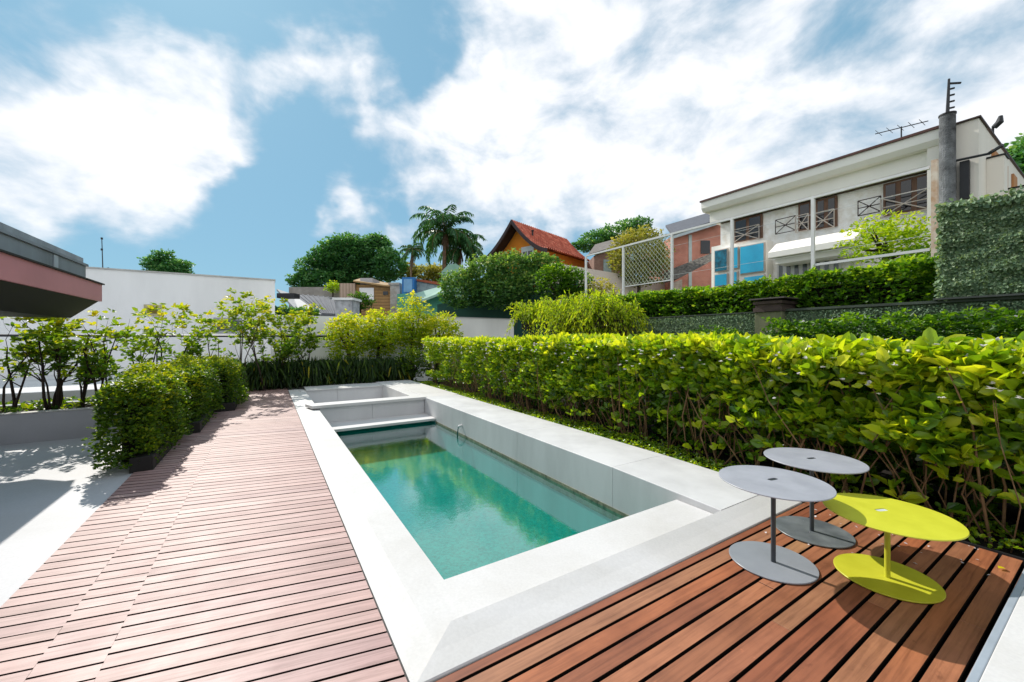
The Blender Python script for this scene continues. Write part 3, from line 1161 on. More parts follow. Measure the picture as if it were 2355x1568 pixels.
for k, (xa, xb, yt, v) in enumerate(((2256, 2309, 356, 11.95), (2318, 2372, 425, 13.0), (2379, 2440, 500, 14.2))):
    a = UV(onV(xa, yt, v))[0]
    b_ = UV(onV(xb, yt, v))[0]
    f = MB()
    z = onV(xb, yt - 0, v)[2]
    f.box(b_, uF0 - .002, v, v + .35, -1.7, z)
    fo = f.build('fin', M['fin'], house)
    f = MB()
    f.box(b_ - .02, uF0 - .003, v - .02, v + .37, z + .001, z + .03)
    f.build('fin_cap', M['soffit'], fo)
    f = MB()
    f.box(uF0 - .04, uF0 - .003, v + .5, v + .98, z - .3, roof_z - .3)
    f.build('opening', plain('tan_recess', '#c08a5e', .9, .1, 3, 0), house)
mb = MB()
mb.box(uF0 - .03, uF0 + .03, 11.27, 21, roof_z + .001, roof_z + .035)
mb.box(uF0 - .03, uF1 + .4, 11.26, 11.31, roof_z + .001, roof_z + .03)
mb.build('side_flashing', plain('flashing', '#4a3530', .6, .2, 3, .1), house)
# dark downpipe, lantern slot and bracket on the first fin
u, z1 = uzV(2193, 370, 11.28)
_, z0 = uzV(2193, 455, 11.28)
mb = MB()
mb.box(u - .03, u + .03, 11.2, 11.297, z0, z1)
mb.build('dark_pipe', M['black_metal'], house)
u, z1 = uzV(2219, 372, 11.28)
_, z0 = uzV(2219, 458, 11.28)
mb = MB()
mb.box(u - .06, u + .06, 11.2, 11.297, z0, z1)
mb.build('slot_window', M['black_metal'], house)
mb = MB()
mb.tube([W(u + .12, 11.15, z1 + .03), W(u - .30, 11.15, z1 + .0)], .022, 6)
mb.tube([W(u - .30, 11.15, z1 + .0), W(u - .48, 11.05, z1 + .06)], .03, 6)
mb.build('bracket', M['black_metal'], house)

# electric fence mast on the pillar, TV aerial and lamp on the roof
p = np.array((pc[0], pc[1], ztp + .03))
ms = thing('fence_mast', 'dark mast with insulator pegs standing on the sooty pillar', 'mast', p)
hm = onV(2182, 180, 11.12)[2] - p[2]
mb = MB()
mb.tube([p, p + (0.03, 0, hm)], [.028, .018], 6)
mb.build('mast', M['black_metal'], ms)
for k in range(4):
    z = hm * (.16 + .18 * k)
    q = MB()
    q.tube([p + (.02, -.0, z), p + (.10, -.03, z + .01)], .018, 6)
    q.build('insulator', M['black_metal'], ms)
q = MB()
q.tube([p + (.03, 0, hm * .87), p + (.2, -.05, hm * .84)], .02, 6)
q.build('arm', M['black_metal'], ms)
p = np.array(onV(2072, 326, 12.5))
ta = thing('tv_aerial', 'thin horizontal television aerial on the house roof', 'aerial', p)
tp = np.array(onV(2072, 291, 12.5))
mb = MB()
mb.tube([p - (0, 0, .15), tp], .014, 5)
mb.build('mast', M['black_metal'], ta)
mb = MB()
mb.tube([onV(2012, 308, 12.5), onV(2134, 278, 12.5)], .011, 5)
for k in range(5):
    c = np.array(onV(2020 + 25 * k, 306 - 6.1 * k, 12.5))
    mb.tube([c - np.array(W(.0, .22)), c + np.array(W(0, .22))], .006, 4)
mb.build('boom', M['black_metal'], ta)
p = np.array(W(uF0 - .0, 12.6, roof_z + .036))
lp = thing('roof_lamp', 'small dark lamp fixed on the sloping side of the house roof', 'lamp', p)
mb = MB()
mb.tube([p, p + (0, 0, .16)], .02, 6)
mb.build('stem', M['black_metal'], lp)
mb = MB()
mb.tube([p + (0, -.02, .14), p + (.04, -.08, .22), p + (.05, -.09, .34)], [.05, .06, .03], 8)
mb.build('head', M['black_metal'], lp)

# ================================================================== TALL WIRE FENCE
FV = 9.0
fence = thing('wire_fence', 'tall white framed sports fence with posts and rails before the house', 'fence', W(6, FV, 0))
ztop = onV(1545, 540, FV)[2]
xs = [1347, 1433, 1545, 1683, 1869]
for x in xs:
    u, _ = uzV(x, 600, FV)
    q = MB()
    q.box(u - .027, u + .027, FV - .027, FV + .027, -1.7, ztop)
    q.build('post', M['wire_white'], fence)
u5, _ = uzV(2149, 500, FV)
q = MB()
q.box(u5 - .036, u5 + .036, FV - .036, FV + .036, -1.7, ztop + .12)
q.build('end_post', plain('peeling_post', '#ddd0c0', .8, .15, 6, .3, c2='#b98f6b'), fence)
uA1, _ = uzV(1347, 600, FV)
q = MB()
q.box(u5 + .057, uA1 - .036, FV - .022, FV + .022, ztop + .002, ztop + .05)
q.build('top_rail', M['wire_white'], fence)
um, _ = uzV(1869, 600, FV)
q = MB()
zl = onV(2145, 573, FV)[2]
q.box(u5 + .057, um - .036, FV - .02, FV + .02, zl - .02, zl + .025)
ua, ub = uzV(1545, 600, FV)[0], uzV(1640, 600, FV)[0]
q.build('lower_rail', M['wire_white'], fence)
# dark net panel between two posts, with its diamond mesh
ua, ub = uzV(1433, 600, FV)[0] - .04, uzV(1545, 600, FV)[0] + .04
z0n = onV(1490, 642, FV)[2]
q = MB()
q.box(ub, ua, FV - .012, FV + .012, z0n - .125, z0n - .1)
q.build('net_rail', M['wire_white'], fence)
q = MB()
nd = 13
dz = (ztop - z0n + .08)
for k in range(nd):
    for sgn in (0, 1):
        pts = []
        for j in range(9):
            f = j / 8
            uu = ub + (ua - ub) * ((k + .5 + (.5 if (j % 2) ^ sgn else -.5) * .9) / nd)
            pts.append(W(min(max(uu, ub), ua), FV + .012, z0n - .08 + dz * f))
        q.tube(pts, .008, 4)
q.build('mesh', plain('mesh_wire', '#c3cbb8', .5, .1, 4, 0), fence)
# fine wires of the open bays
q = MB()
for (xa, xb) in ((1683, 1869), (1869, 2145), (1545, 1683)):
    a, b_ = uzV(xa, 600, FV)[0], uzV(xb, 600, FV)[0]
    for u in np.linspace(a, b_, 9)[1:-1]:
        pass
    for z in np.linspace(2.4, ztop - .3, 3):
        q = MB()
        q.tube([W(a - .04, FV, z), W(b_ + .04, FV, z)], .004, 4)
        q.build('wire', M['wire_white'], fence)

# ================================================================== BEHIND: RETAINING WALL, BRICK HOUSE, ORANGE HOUSE
RU = 17.0
rw = thing('retaining_wall', 'long pale plastered retaining wall sloping down behind the wire fence', 'wall', W(RU, 12, 0))
vA, zA = vzU(1272, 604, RU)
vB, zB = vzU(1548, 650, RU)
vC, zC = vzU(1700, 668, RU)
pts = [W(RU, vA, -1.7), W(RU, vC, -1.7), W(RU, vC, zC), W(RU, vB, zB), W(RU, vA, zA)]
mb = MB()
mb.prism(pts, tuple(np.array(W(.3, 0))))
mb.build('wall', plain('pale_plaster', '#d3c8be', .85, .06, .6, .1, spec=.15, streak=True), rw)
p0, p1 = vzU(1548, 652, RU - 1.5), vzU(1643, 604, RU - 1.5)
mb = MB()
mb.prism([W(RU - 1.5, p0[0], -1.7), W(RU - 1.5, p1[0] + 3, -1.7), W(RU - 1.5, p1[0] + 3, p1[1]), W(RU - 1.5, p1[0], p1[1]), W(RU - 1.5, p0[0], p0[1])], tuple(np.array(W(.2, 0))))
tag(mb.build('garden_wall', brick_mat('pale_block', '#d2c6b9', '#c7b9aa', '#b9aa9a', 2.2)), 'pale blockwork wall stepping up to the white house corner', 'wall')

BY = 25.0
bh = thing('brick_house', 'red brick house with dark grey roof beside the white house', 'house', atY(1600, 600, BY))
a, b_ = atY(1548, 560, BY), atY(1650, 520, BY)
mb = MB()
zl, zr = atY(1555, 541, BY)[2], atY(1650, 512, BY)[2]
mb.prism([(a[0], BY, -1.7), (b_[0] + 3, BY, -1.7), (b_[0] + 3, BY, zr + .6), (b_[0], BY, zr), (a[0], BY, zl)], (0, 6, 0))
mb.build('wall', brick_mat('red_brick', '#d98770', '#c87460', '#dcb5a5', 3.2), bh)
mb = MB()
r0, r1, r2 = atY(1480, 556, BY - .4), atY(1625, 492, BY + 5), atY(1660, 500, BY - .4)
e0, e1 = atY(1545, 543, BY - .4), atY(1665, 505, BY - .4)
r3, r4 = atY(1530, 522, BY + 5), atY(1680, 478, BY + 5)
mb.prism([e0, e1, r4, r3], (0, 0, .14))
mb.build('roof', plain('slate_roof', '#5d6068', .8, .15, 3, .3), bh)
mb = MB()
mb.prism([e0, e1, np.array(e1) - (0, 0, .18), np.array(e0) - (0, 0, .18)], (0, -.05, 0))
mb.build('fascia', plain('blue_white_fascia', '#b9c6cc', .7, .15, 4, .1), bh)
c0, c1 = atY(1583, 540, BY - .03), atY(1590, 595, BY - .03)
mb = MB()
mb.wbox(c0[0], c1[0], BY - .06, BY - .003, -1.7, c0[2])
mb.build('drainpipe', plain('pale_strip', '#c3d0d0', .7, .1, 3, 0), bh)
c0, c1 = atY(1611, 553, BY - .03), atY(1632, 583, BY - .03)
mb = MB()
mb.wbox(c0[0], c1[0], BY - .05, BY - .003, c1[2], c0[2])
mb.build('window', M['glass_dark'], bh)
# dark stone side roof and pale wedge below it
mb = MB()
mb.prism([atY(1535, 622, 23), atY(1640, 580, 23), atY(1640, 598, 22), atY(1560, 640, 22), atY(1535, 645, 22)], (0, .6, -.05))
tag(mb.build('lean_to_roof', plain('lichen_roof', '#4b4743', .9, .3, 8, .8, bd=.05, c2='#8b857a')), 'dark lichen covered lean to roof below the brick house', 'roof')

SY = 27.0
sh = thing('brick_shed', 'small brown brick shed with pale door left of the fence net', 'shed', atY(1400, 600, SY))
a, b_ = atY(1366, 588, SY), atY(1450, 575, SY)
mb = MB()
mb.prism([(a[0], SY, -1.7), (b_[0], SY, -1.7), (b_[0], SY, atY(1450, 562, SY)[2]), (a[0], SY, a[2])], (0, 3, 0))
mb.build('wall', brick_mat('brown_brick', '#a08072', '#917064', '#8b7468', 3), sh)
mb = MB()
mb.prism([atY(1352, 588, SY - .3), atY(1460, 556, SY - .3), atY(1460, 540, SY + 3.2), atY(1368, 565, SY + 3.2)], (0, 0, .1))
mb.build('roof', plain('shed_roof', '#77706a', .8, .2, 3, .3), sh)
c0, c1 = atY(1387, 597, SY), atY(1405, 620, SY)
mb = MB()
mb.wbox(c0[0], c1[0], SY - .06, SY - .003, c1[2] - .3, c0[2])
mb.build('door', plain('teal_door', '#9db1b0', .6, .2, 4, .1), sh)

# orange house with a flared tiled roof
OY = 28.0
ap = np.array(atY(1183.5, 509, OY))
ax = np.array((.65, .76, 0.)) / np.hypot(.65, .76)          # ridge direction
gx = np.array((ax[1], -ax[0], 0.))                           # to the right along the gable
oh = thing('orange_house', 'orange house with steep flared red tile roof beyond the ivy bank', 'house', (ap[0], ap[1], 0))
S3, DROP = 3.05, 2.45


def prof_z(s):
    a = abs(s) / S3
    return -DROP * (1 - (1 - min(a, 1.2)) ** 1.55) if a <= 1 else -DROP


ss = list(np.linspace(-S3, S3, 27))
roofm, nt, N, Lk, b = mat_base('clay_roof_tiles')
t = N.new('ShaderNodeAttribute')
t.attribute_name = 'tint'
nz = noise(nt, 2.2, 6, .65)
Lk.new(mixc(nt, 1.0, ramp(nt, t.outputs['Fac'], [(0, lin('#b5563f')), (.5, lin('#cc6a50')), (1, lin('#de8366'))]),
            ramp(nt, nz, [(.35, (1.05, 1, .97, 1)), (.7, (.62, .55, .5, 1))]), 'MULTIPLY'), b.inputs['Base Color'])
b.inputs['Roughness'].default_value = .8
mb = MB()
RL = 7.2
rows, cols = 16, 30
for side in (-1, 1):
    for i in range(rows):
        s0, s1 = S3 * i / rows, S3 * (i + 1) / rows + .03
        z0, z1 = prof_z(s0), prof_z(s1)
        for j in range(cols):
            t0, t1 = RL * j / cols - .35, RL * (j + 1) / cols - .35
            nn = 4
            vs = []
            for q in range(nn + 1):                          # each tile is a half barrel
                w = q / nn
                bulge = .085 * math.sin(math.pi * w)
                for (sv, zv, lift) in ((s0, z0, .0), (s1, z1, .035)):
                    vs.append(tuple(ap + gx * side * sv + ax * (t0 + (t1 - t0) * w) + np.array((0, 0, zv + bulge + lift))))
            mb.add(vs, [(2 * q, 2 * q + 1, 2 * q + 3, 2 * q + 2) for q in range(nn)])
mb.build('roof', roofm, oh, smooth=False)
mb = MB()
for side in (-1, 1):
    for d0, d1, dz, in ((-.42, -.30, 0),):
        for i in range(13):
            a, c = S3 * i / 13, S3 * (i + 1) / 13
            A0, A1 = ap + gx * side * a + ax * d0 + (0, 0, prof_z(a) + .05), ap + gx * side * c + ax * d0 + (0, 0, prof_z(c) + .05)
            mb.hexa([A0 - (0, 0, .30), A1 - (0, 0, .30), A1 - (0, 0, .30) + ax * .1, A0 - (0, 0, .30) + ax * .1], [A0, A1, A1 + ax * .1, A0 + ax * .1])
mb.build('bargeboard', plain('dark_barge', '#453a3b', .8, .15, 3, .1), oh)
mb = MB()
for side in (-1, 1):
    for i in range(13):
        a, c = S3 * i / 13, S3 * (i + 1) / 13
        A0, A1 = ap + gx * side * a - ax * .31 + (0, 0, prof_z(a) - .05), ap + gx * side * c - ax * .31 + (0, 0, prof_z(c) - .05)
        mb.add([A0, A1, A1 + ax * 1.0, A0 + ax * 1.0, ], [(0, 1, 2, 3)])
mb.build('soffit', M['dark_brown'], oh)
mb = MB()
base = ap * np.array((1, 1, 0)) + ax * .55
mb.prism([tuple(base + gx * -2.35 + (0, 0, -1.7))] + [tuple(base + gx * 2.35 + (0, 0, -1.7))] +
         [tuple(base + gx * s + (0, 0, ap[2] + prof_z(s) - .12)) for s in np.linspace(2.35, -2.35, 21)], tuple(ax * 6))
mb.build('wall', plain('orange_wall', '#e28a2a', .85, .1, 1.0, .15), oh)
mb = MB()
zz1, zz0 = atY(1183, 567, OY)[2], atY(1183, 590, OY)[2]
mb.hexa([tuple(base - ax * d + gx * s + (0, 0, zz0)) for s, d in ((.18, .05), (1.30, .05), (1.30, .0), (.18, .0))],
        [tuple(base - ax * d + gx * s + (0, 0, zz1)) for s, d in ((.18, .05), (1.30, .05), (1.30, .0), (.18, .0))])
w = mb.build('window', plain('white_shutter', '#c9d4d6', .6, .1, 3, 0), oh)
for s in (.32, .80):
    mb = MB()
    zz = zz0 + (zz1 - zz0) * .5
    mb.hexa([tuple(base - ax * d + gx * q + (0, 0, zz0 + .04)) for q, d in ((s, .062), (s + .36, .062), (s + .36, .051), (s, .051))],
            [tuple(base - ax * d + gx * q + (0, 0, zz)) for q, d in ((s, .062), (s + .36, .062), (s + .36, .051), (s, .051))])
    mb.build('pane', M['glass_dark'], w)
mb = MB()
v0 = ap + gx * .9 + ax * .9 + (0, 0, prof_z(.9))
mb.tube([v0, v0 + (0, 0, .35)], .06, 8)
mb.tube([v0 + (0, 0, .35), v0 + (0, 0, .42)], .11, 8)
mb.build('vent', M['black_metal'], oh)

# ================================================================== CENTRE BACKGROUND
CW = 30.0
a, b_ = atY(664, 660, CW), atY(768, 662, CW)
mb = MB()
mb.wbox(a[0], b_[0], CW, CW + .4, -1.7, a[2])
mb.wbox(b_[0] + .01, b_[0] + .8, CW - .2, CW + .4, -1.7, atY(768, 666, CW)[2])
tag(mb.build('concrete_wall', plain('stained_concrete', '#a39e98', .9, .2, 1.2, .3, c2='#75706b')), 'stained grey concrete wall below the big dark tree', 'wall')
mb = MB()
q = [atY(672, 676, 29.5), atY(778, 684, 29.5), atY(778, 724, 21), atY(738, 722, 21)]
mb.prism(q, (0, 0, -.12))
for k in range(1, 9):
    f = k / 9
    A = np.array(q[0]) * (1 - f) + np.array(q[1]) * f
    B = np.array(q[3]) * (1 - f) + np.array(q[2]) * f
    mb.tube([A + (0, 0, .03), B + (0, 0, .03)], .045, 5)
fr_ = thing('metal_roof', 'sloping pale grey sheet roof beyond the end wall', 'roof', q[3])
mb.build('roof_sheet', plain('grey_sheet', '#6f7278', .85, .08, 1.2, .05, spec=.1), fr_)
mb = MB()
mb.prism([atY(636, 664, 30), atY(672, 676, 29.5), atY(738, 722, 21), atY(690, 722, 21)], (0, 0, -.15))
mb.build('valley', plain('grey_valley', '#8b8f94', .7, .15, 2, .1), fr_)
mb = MB()
mb.prism([(atY(672, 676, 29.5)[0], 29.5, -1.7), (atY(778, 684, 29.5)[0], 29.5, -1.7), (atY(778, 684, 21)[0], 21.2, -1.7), (atY(690, 684, 21)[0], 21.2, -1.7)], (0, 0, 3.2))
mb.build('wall', M['planter'], fr_)
mb = MB()
a, b_ = atY(636, 676, 22), atY(676, 690, 22)
mb.wbox(a[0], b_[0], 22, 22.6, a[2] - .22, a[2] + .05)
o = mb.build('gutter', M['black_metal'], fr_)
cb_ = thing('chimney_block', 'square white rendered block with flat cap beyond end wall', 'chimney', atY(790, 720, 20))
a, b_ = atY(771, 690, 20), atY(809, 690, 20)
mb = MB()
mb.wbox(a[0], b_[0], 20, 21, -1.7, a[2])
mb.build('block', plain('weathered_block', '#bfc1c6', .9, .2, 3, .3, c2='#83858a'), cb_)
mb = MB()
mb.wbox(a[0] - .12, b_[0] + .08, 19.9, 21.1, a[2] + .001, a[2] + .12)
mb.build('cap', M['white_wall'], cb_)

WY = 27.0
wsd = thing('wooden_shed', 'wooden plank shed with white panel and one small window', 'shed', atY(840, 690, WY))


def plank_mat(name, c1, c2, horiz=True):
    m, nt, N, Lk, b = mat_base(name)
    t = N.new('ShaderNodeTexCoord')
    wv = N.new('ShaderNodeTexWave')
    wv.bands_direction = 'Z' if horiz else 'X'
    wv.inputs['Scale'].default_value = 1.5
    wv.inputs['Distortion'].default_value = .6
    Lk.new(t.outputs['Object'], wv.inputs[0])
    f = ramp(nt, wv.outputs[1], [(.0, lin('#4a3623')), (.12, lin(c1)), (1, lin(c2))])
    Lk.new(mixc(nt, .5, f, ramp(nt, noise(nt, 2, 6, .7), [(.3, lin(c2)), (.7, lin(c1))])), b.inputs['Base Color'])
    b.inputs['Roughness'].default_value = .8
    return m


a, b_ = atY(783, 652, WY), atY(899, 658, WY)
mid = atY(818, 652, WY)
mb = MB()
mb.wbox(mid[0] + .01, b_[0], WY, WY + 4, -1.7, b_[2] + .1)
mb.build('wall', plank_mat('brown_planks', '#8d6c45', '#b08a58'), wsd)
mb = MB()
mb.wbox(a[0], mid[0], WY - .15, WY + 3.5, -1.7, a[2])
mb.build('annex', plank_mat('pinkish_planks', '#a8907c', '#bda694', False), wsd)
mb = MB()
mb.prism([atY(812, 648, WY - .3), atY(902, 661, WY - .3), atY(902, 655, WY + 4.2), atY(830, 642, WY + 4.2)], (0, 0, .1))
mb.build('roof', plank_mat('roof_planks', '#9c7d52', '#b39263'), wsd)
mb = MB()
c0, c1 = atY(821, 640, WY), atY(850, 652, WY)
mb.wbox(c0[0], c1[0], WY + .5, WY + 2, c1[2], c0[2] + .1)
mb.build('rooflight', M['planter'], wsd)
mb = MB()
c0, c1 = atY(827, 662, WY), atY(860, 690, WY)
mb.wbox(c0[0], c1[0], WY - .08, WY - .002, c1[2], c0[2])
mb.build('panel', M['white_wall'], wsd)
mb = MB()
c0, c1 = atY(881, 670, WY), atY(892, 678, WY)
mb.wbox(c0[0], c1[0], WY - .05, WY - .002, c1[2], c0[2])
mb.build('window', M['glass_dark'], wsd)

tq = thing('turquoise_house', 'low turquoise house with blue framed panel and terracotta edge', 'house', atY(960, 690, 25))
M['turq'] = plain('turquoise_wall', '#5fa794', .85, .2, 1.2, .2, c2='#3f8a72', streak=True)
M['turq_pale'] = plain('pale_turquoise', '#9dbcae', .85, .15, 1.0, .15, c2='#7ba592')
a, b_ = atY(913, 676, 25), atY(1035, 664, 25)
mb = MB()
mb.prism([(a[0], 25, -1.7), (b_[0], 25, -1.7), (b_[0], 25, atY(1035, 655, 25)[2]), (atY(975, 0, 25)[0], 25, atY(975, 672, 25)[2]), (a[0], 25, a[2])], (0, 2.5, 0))
mb.build('wall', M['turq'], tq)
mb = MB()
mb.prism([atY(952, 675, 24.9), atY(1035, 652, 24.9), atY(1035, 664, 24.0), atY(972, 688, 24.0)], (0, 0, -.15))
mb.build('slope', M['turq_pale'], tq)
a, b_ = atY(925, 638, 25.5), atY(953, 672, 25.5)
mb = MB()
mb.wbox(a[0], b_[0], 25.4, 27, b_[2] - .3, a[2])
w = mb.build('blue_frame', plain('blue_paint', '#1f6fb4', .5, .1, 3, .05), tq)
mb = MB()
mb.wbox(a[0] + .12, b_[0] - .12, 25.37, 25.398, b_[2], a[2] - .12)
mb.build('panel', plain('sky_panel', '#74a5cf', .4, .1, 2, 0), w)
a, b_ = atY(954, 641, 26), atY(1035, 652, 26)
mb = MB()
mb.prism([(a[0], 26, a[2] - .0), (b_[0], 26, b_[2]), (b_[0], 26, b_[2] - .22), (a[0], 26, a[2] - .12)], (0, 1.5, 0))
mb.build('terracotta_edge', plain('terracotta', '#a2543b', .8, .15, 4, .3), tq)
mb = MB()
mb.prism([(a[0], 26.1, a[2] - .13), (b_[0], 26.1, b_[2] - .23), (b_[0], 26.1, 2.5), (a[0], 26.1, 2.5)], (0, 1.3, 0))
mb.build('weathered_wall', plain('weathered_board', '#9aa6aa', .9, .3, 2, .2, c2='#5f6472'), tq)
a, b_ = atY(897, 650, 26.5), atY(919, 690, 26.5)
mb = MB()
mb.wbox(a[0], b_[0], 26.5, 28, -1.7, a[2] - .15)
mb.wbox(a[0] - .1, b_[0], 26.4, 28, a[2] - .149, a[2])
mb.build('annex', plain('pale_annex', '#c0bbb3', .85, .2, 3, .2, c2='#8d8070'), tq)
a, b_ = atY(1015, 612, 26.5), atY(1060, 612, 26.5)
mb = MB()
mb.prism([(a[0], 26.5, -1.7), (b_[0], 26.5, -1.7), (b_[0], 26.5, a[2] - .05), (atY(1048, 0, 26.5)[0], 26.5, atY(0, 606, 26.5)[2]), (atY(1030, 0, 26.5)[0], 26.5, atY(0, 609, 26.5)[2]), (a[0], 26.5, atY(0, 624, 26.5)[2])], (0, 1.6, 0))
tag(mb.build('water_tower', M['turq_pale']), 'pale green rounded tower wall at the foot of palms', 'tower')
gw = thing('green_wall', 'dark green painted wall below the big ivy bank', 'wall', atY(1200, 700, 19))
a, b_ = atY(1005, 700, 19.2), atY(1330, 645, 19.2)
mb = MB()
mb.prism([(a[0], 19.2, -1.7), (b_[0], 19.2, -1.7), (b_[0], 19.2, b_[2]), (atY(1180, 0, 19.2)[0], 19.2, atY(0, 668, 19.2)[2]), (a[0], 19.2, a[2])], (0, .4, 0))
mb.build('wall', plain('dark_green_paint', '#1f4a42', .85, .25, .8, .15, c2='#16362c'), gw)
# ================================================================== FOLIAGE
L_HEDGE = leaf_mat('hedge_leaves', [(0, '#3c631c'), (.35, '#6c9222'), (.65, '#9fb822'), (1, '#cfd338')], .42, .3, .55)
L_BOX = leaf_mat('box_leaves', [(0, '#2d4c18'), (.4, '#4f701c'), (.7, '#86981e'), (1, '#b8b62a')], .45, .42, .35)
L_FRANG = leaf_mat('small_tree_leaves', [(0, '#335419'), (.4, '#567a20'), (.7, '#8ba024'), (1, '#bdb42e')], .48, .4, .35)
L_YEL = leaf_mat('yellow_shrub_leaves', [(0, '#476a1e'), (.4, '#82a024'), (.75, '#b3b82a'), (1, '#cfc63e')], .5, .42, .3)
L_DARK = leaf_mat('dark_tree_leaves', [(0, '#2a5a34'), (.5, '#467e44'), (.85, '#76a56a'), (1, '#a8c496')], .3, .45, .35)
L_IVY = leaf_mat('bank_leaves', [(0, '#2f5a2c'), (.45, '#558244'), (.8, '#90ac5c'), (1, '#c4cc8a')], .34, .4, .4)
L_OLIVE = leaf_mat('olive_tree_leaves', [(0, '#56642a'), (.5, '#858a40'), (1, '#b4ad6a')], .36, .5, .3)
L_DKHEDGE = leaf_mat('clipped_hedge_leaves', [(0, '#244712'), (.45, '#456f18'), (.75, '#79a026'), (1, '#b0c63c')], .42, .42, .35)
L_WEEP = leaf_mat('weeping_leaves', [(0, '#587f20'), (.5, '#93b022'), (1, '#c8ca36')], .5, .42, .35)
L_GRASS = leaf_mat('strap_leaves', [(0, '#1c3116'), (.6, '#2f4b1e'), (.9, '#60782a'), (1, '#a59c2c')], .25, .45, .35)
L_PALM = leaf_mat('palm_leaves', [(0, '#285433'), (.6, '#467a47'), (1, '#7ca66c')], .28, .42, .35)
FLOWER = leaf_mat('white_petals', [(0, '#dcd4dd'), (1, '#eceaea')], .3, .6, .2, (1, 1, 1))
BARK = plain('brown_stems', '#8d7050', .9, .2, 9, .3, c2='#5f4731')
BARKD = plain('dark_bark', '#3d3128', .9, .2, 9, .5, c2='#28201b')
BARKP = plain('palm_bark', '#7c6b58', .95, .25, 6, .8, c2='#4e4034')

dd2 = np.array((D2[0], D2[1], 0.0))
dd1 = np.array((D1[0], D1[1], 0.0))


def Wn(u, v, z):
    return np.outer(u, dd1) + np.outer(v, dd2) + np.outer(z, (0, 0, 1.0))


def rosettes(C, k, spread, L, up, r, tilt=.5):
    """k leaves radiating from each centre"""
    n = len(C)
    P = np.repeat(C, k, 0)
    D = r.normal(size=(n * k, 3))
    D[:, 2] = np.abs(D[:, 2]) * .6 + up
    D = norm(D)
    P = P + D * r.uniform(0, spread, (n * k, 1)) * .5
    N = np.array((0, 0, 1.0)) + r.normal(size=(n * k, 3)) * tilt
    Lr = L * r.uniform(.65, 1.3, n * k)
    return P, D, N, Lr


# ---- the big hedge on the right
r = np.random.default_rng(11)
hd = thing('hedge', 'tall broad leaved yellow green hedge with white flowers along the pool at right', 'hedge', W(5, 4.8, 0))
HU0, HU1 = -1.6, 12.3


def htop(u, v):
    return 1.45 - np.clip((3.2 - u) * .035, 0, .14) + .030 * vnoise(np.stack([u, v, 0 * u], 1), 5.0, 3) + .05 * vnoise(np.stack([u, v, 0 * u], 1), 1.3, 5)


Cs, Ts, Ks = [], [], []
# top canopy
n = 4300
u, v = r.uniform(HU0, HU1, n), r.uniform(4.12, 5.5, n) ** 1.0
front = 4.28 + .10 * vnoise(np.stack([u, 0 * u, 0 * u], 1), 2.1, 8)
v = np.maximum(v, front)
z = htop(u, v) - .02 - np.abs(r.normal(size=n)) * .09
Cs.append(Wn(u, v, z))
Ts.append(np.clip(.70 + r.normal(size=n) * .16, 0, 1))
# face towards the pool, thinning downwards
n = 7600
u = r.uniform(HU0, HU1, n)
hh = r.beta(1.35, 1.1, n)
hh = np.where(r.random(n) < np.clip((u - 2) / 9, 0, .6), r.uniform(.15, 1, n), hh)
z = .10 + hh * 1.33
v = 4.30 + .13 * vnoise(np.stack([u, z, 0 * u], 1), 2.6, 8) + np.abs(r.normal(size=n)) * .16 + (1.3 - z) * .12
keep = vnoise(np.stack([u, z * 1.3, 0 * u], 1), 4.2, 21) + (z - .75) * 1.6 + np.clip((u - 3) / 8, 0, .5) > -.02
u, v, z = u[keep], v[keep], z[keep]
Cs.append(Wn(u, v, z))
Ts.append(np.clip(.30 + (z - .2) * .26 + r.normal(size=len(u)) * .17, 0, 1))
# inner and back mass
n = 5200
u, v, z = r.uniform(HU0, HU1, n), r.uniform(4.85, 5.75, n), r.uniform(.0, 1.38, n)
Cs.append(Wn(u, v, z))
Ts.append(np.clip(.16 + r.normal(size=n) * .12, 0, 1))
# big low sprigs in front of the bare stems
n = 130
u, z = r.uniform(HU0, 6.5, n), r.uniform(.12, .75, n)
v = 4.36 + np.abs(r.normal(size=n)) * .16
Cs.append(Wn(u, v, z))
Ts.append(np.clip(.42 + r.normal(size=n) * .2, 0, 1))
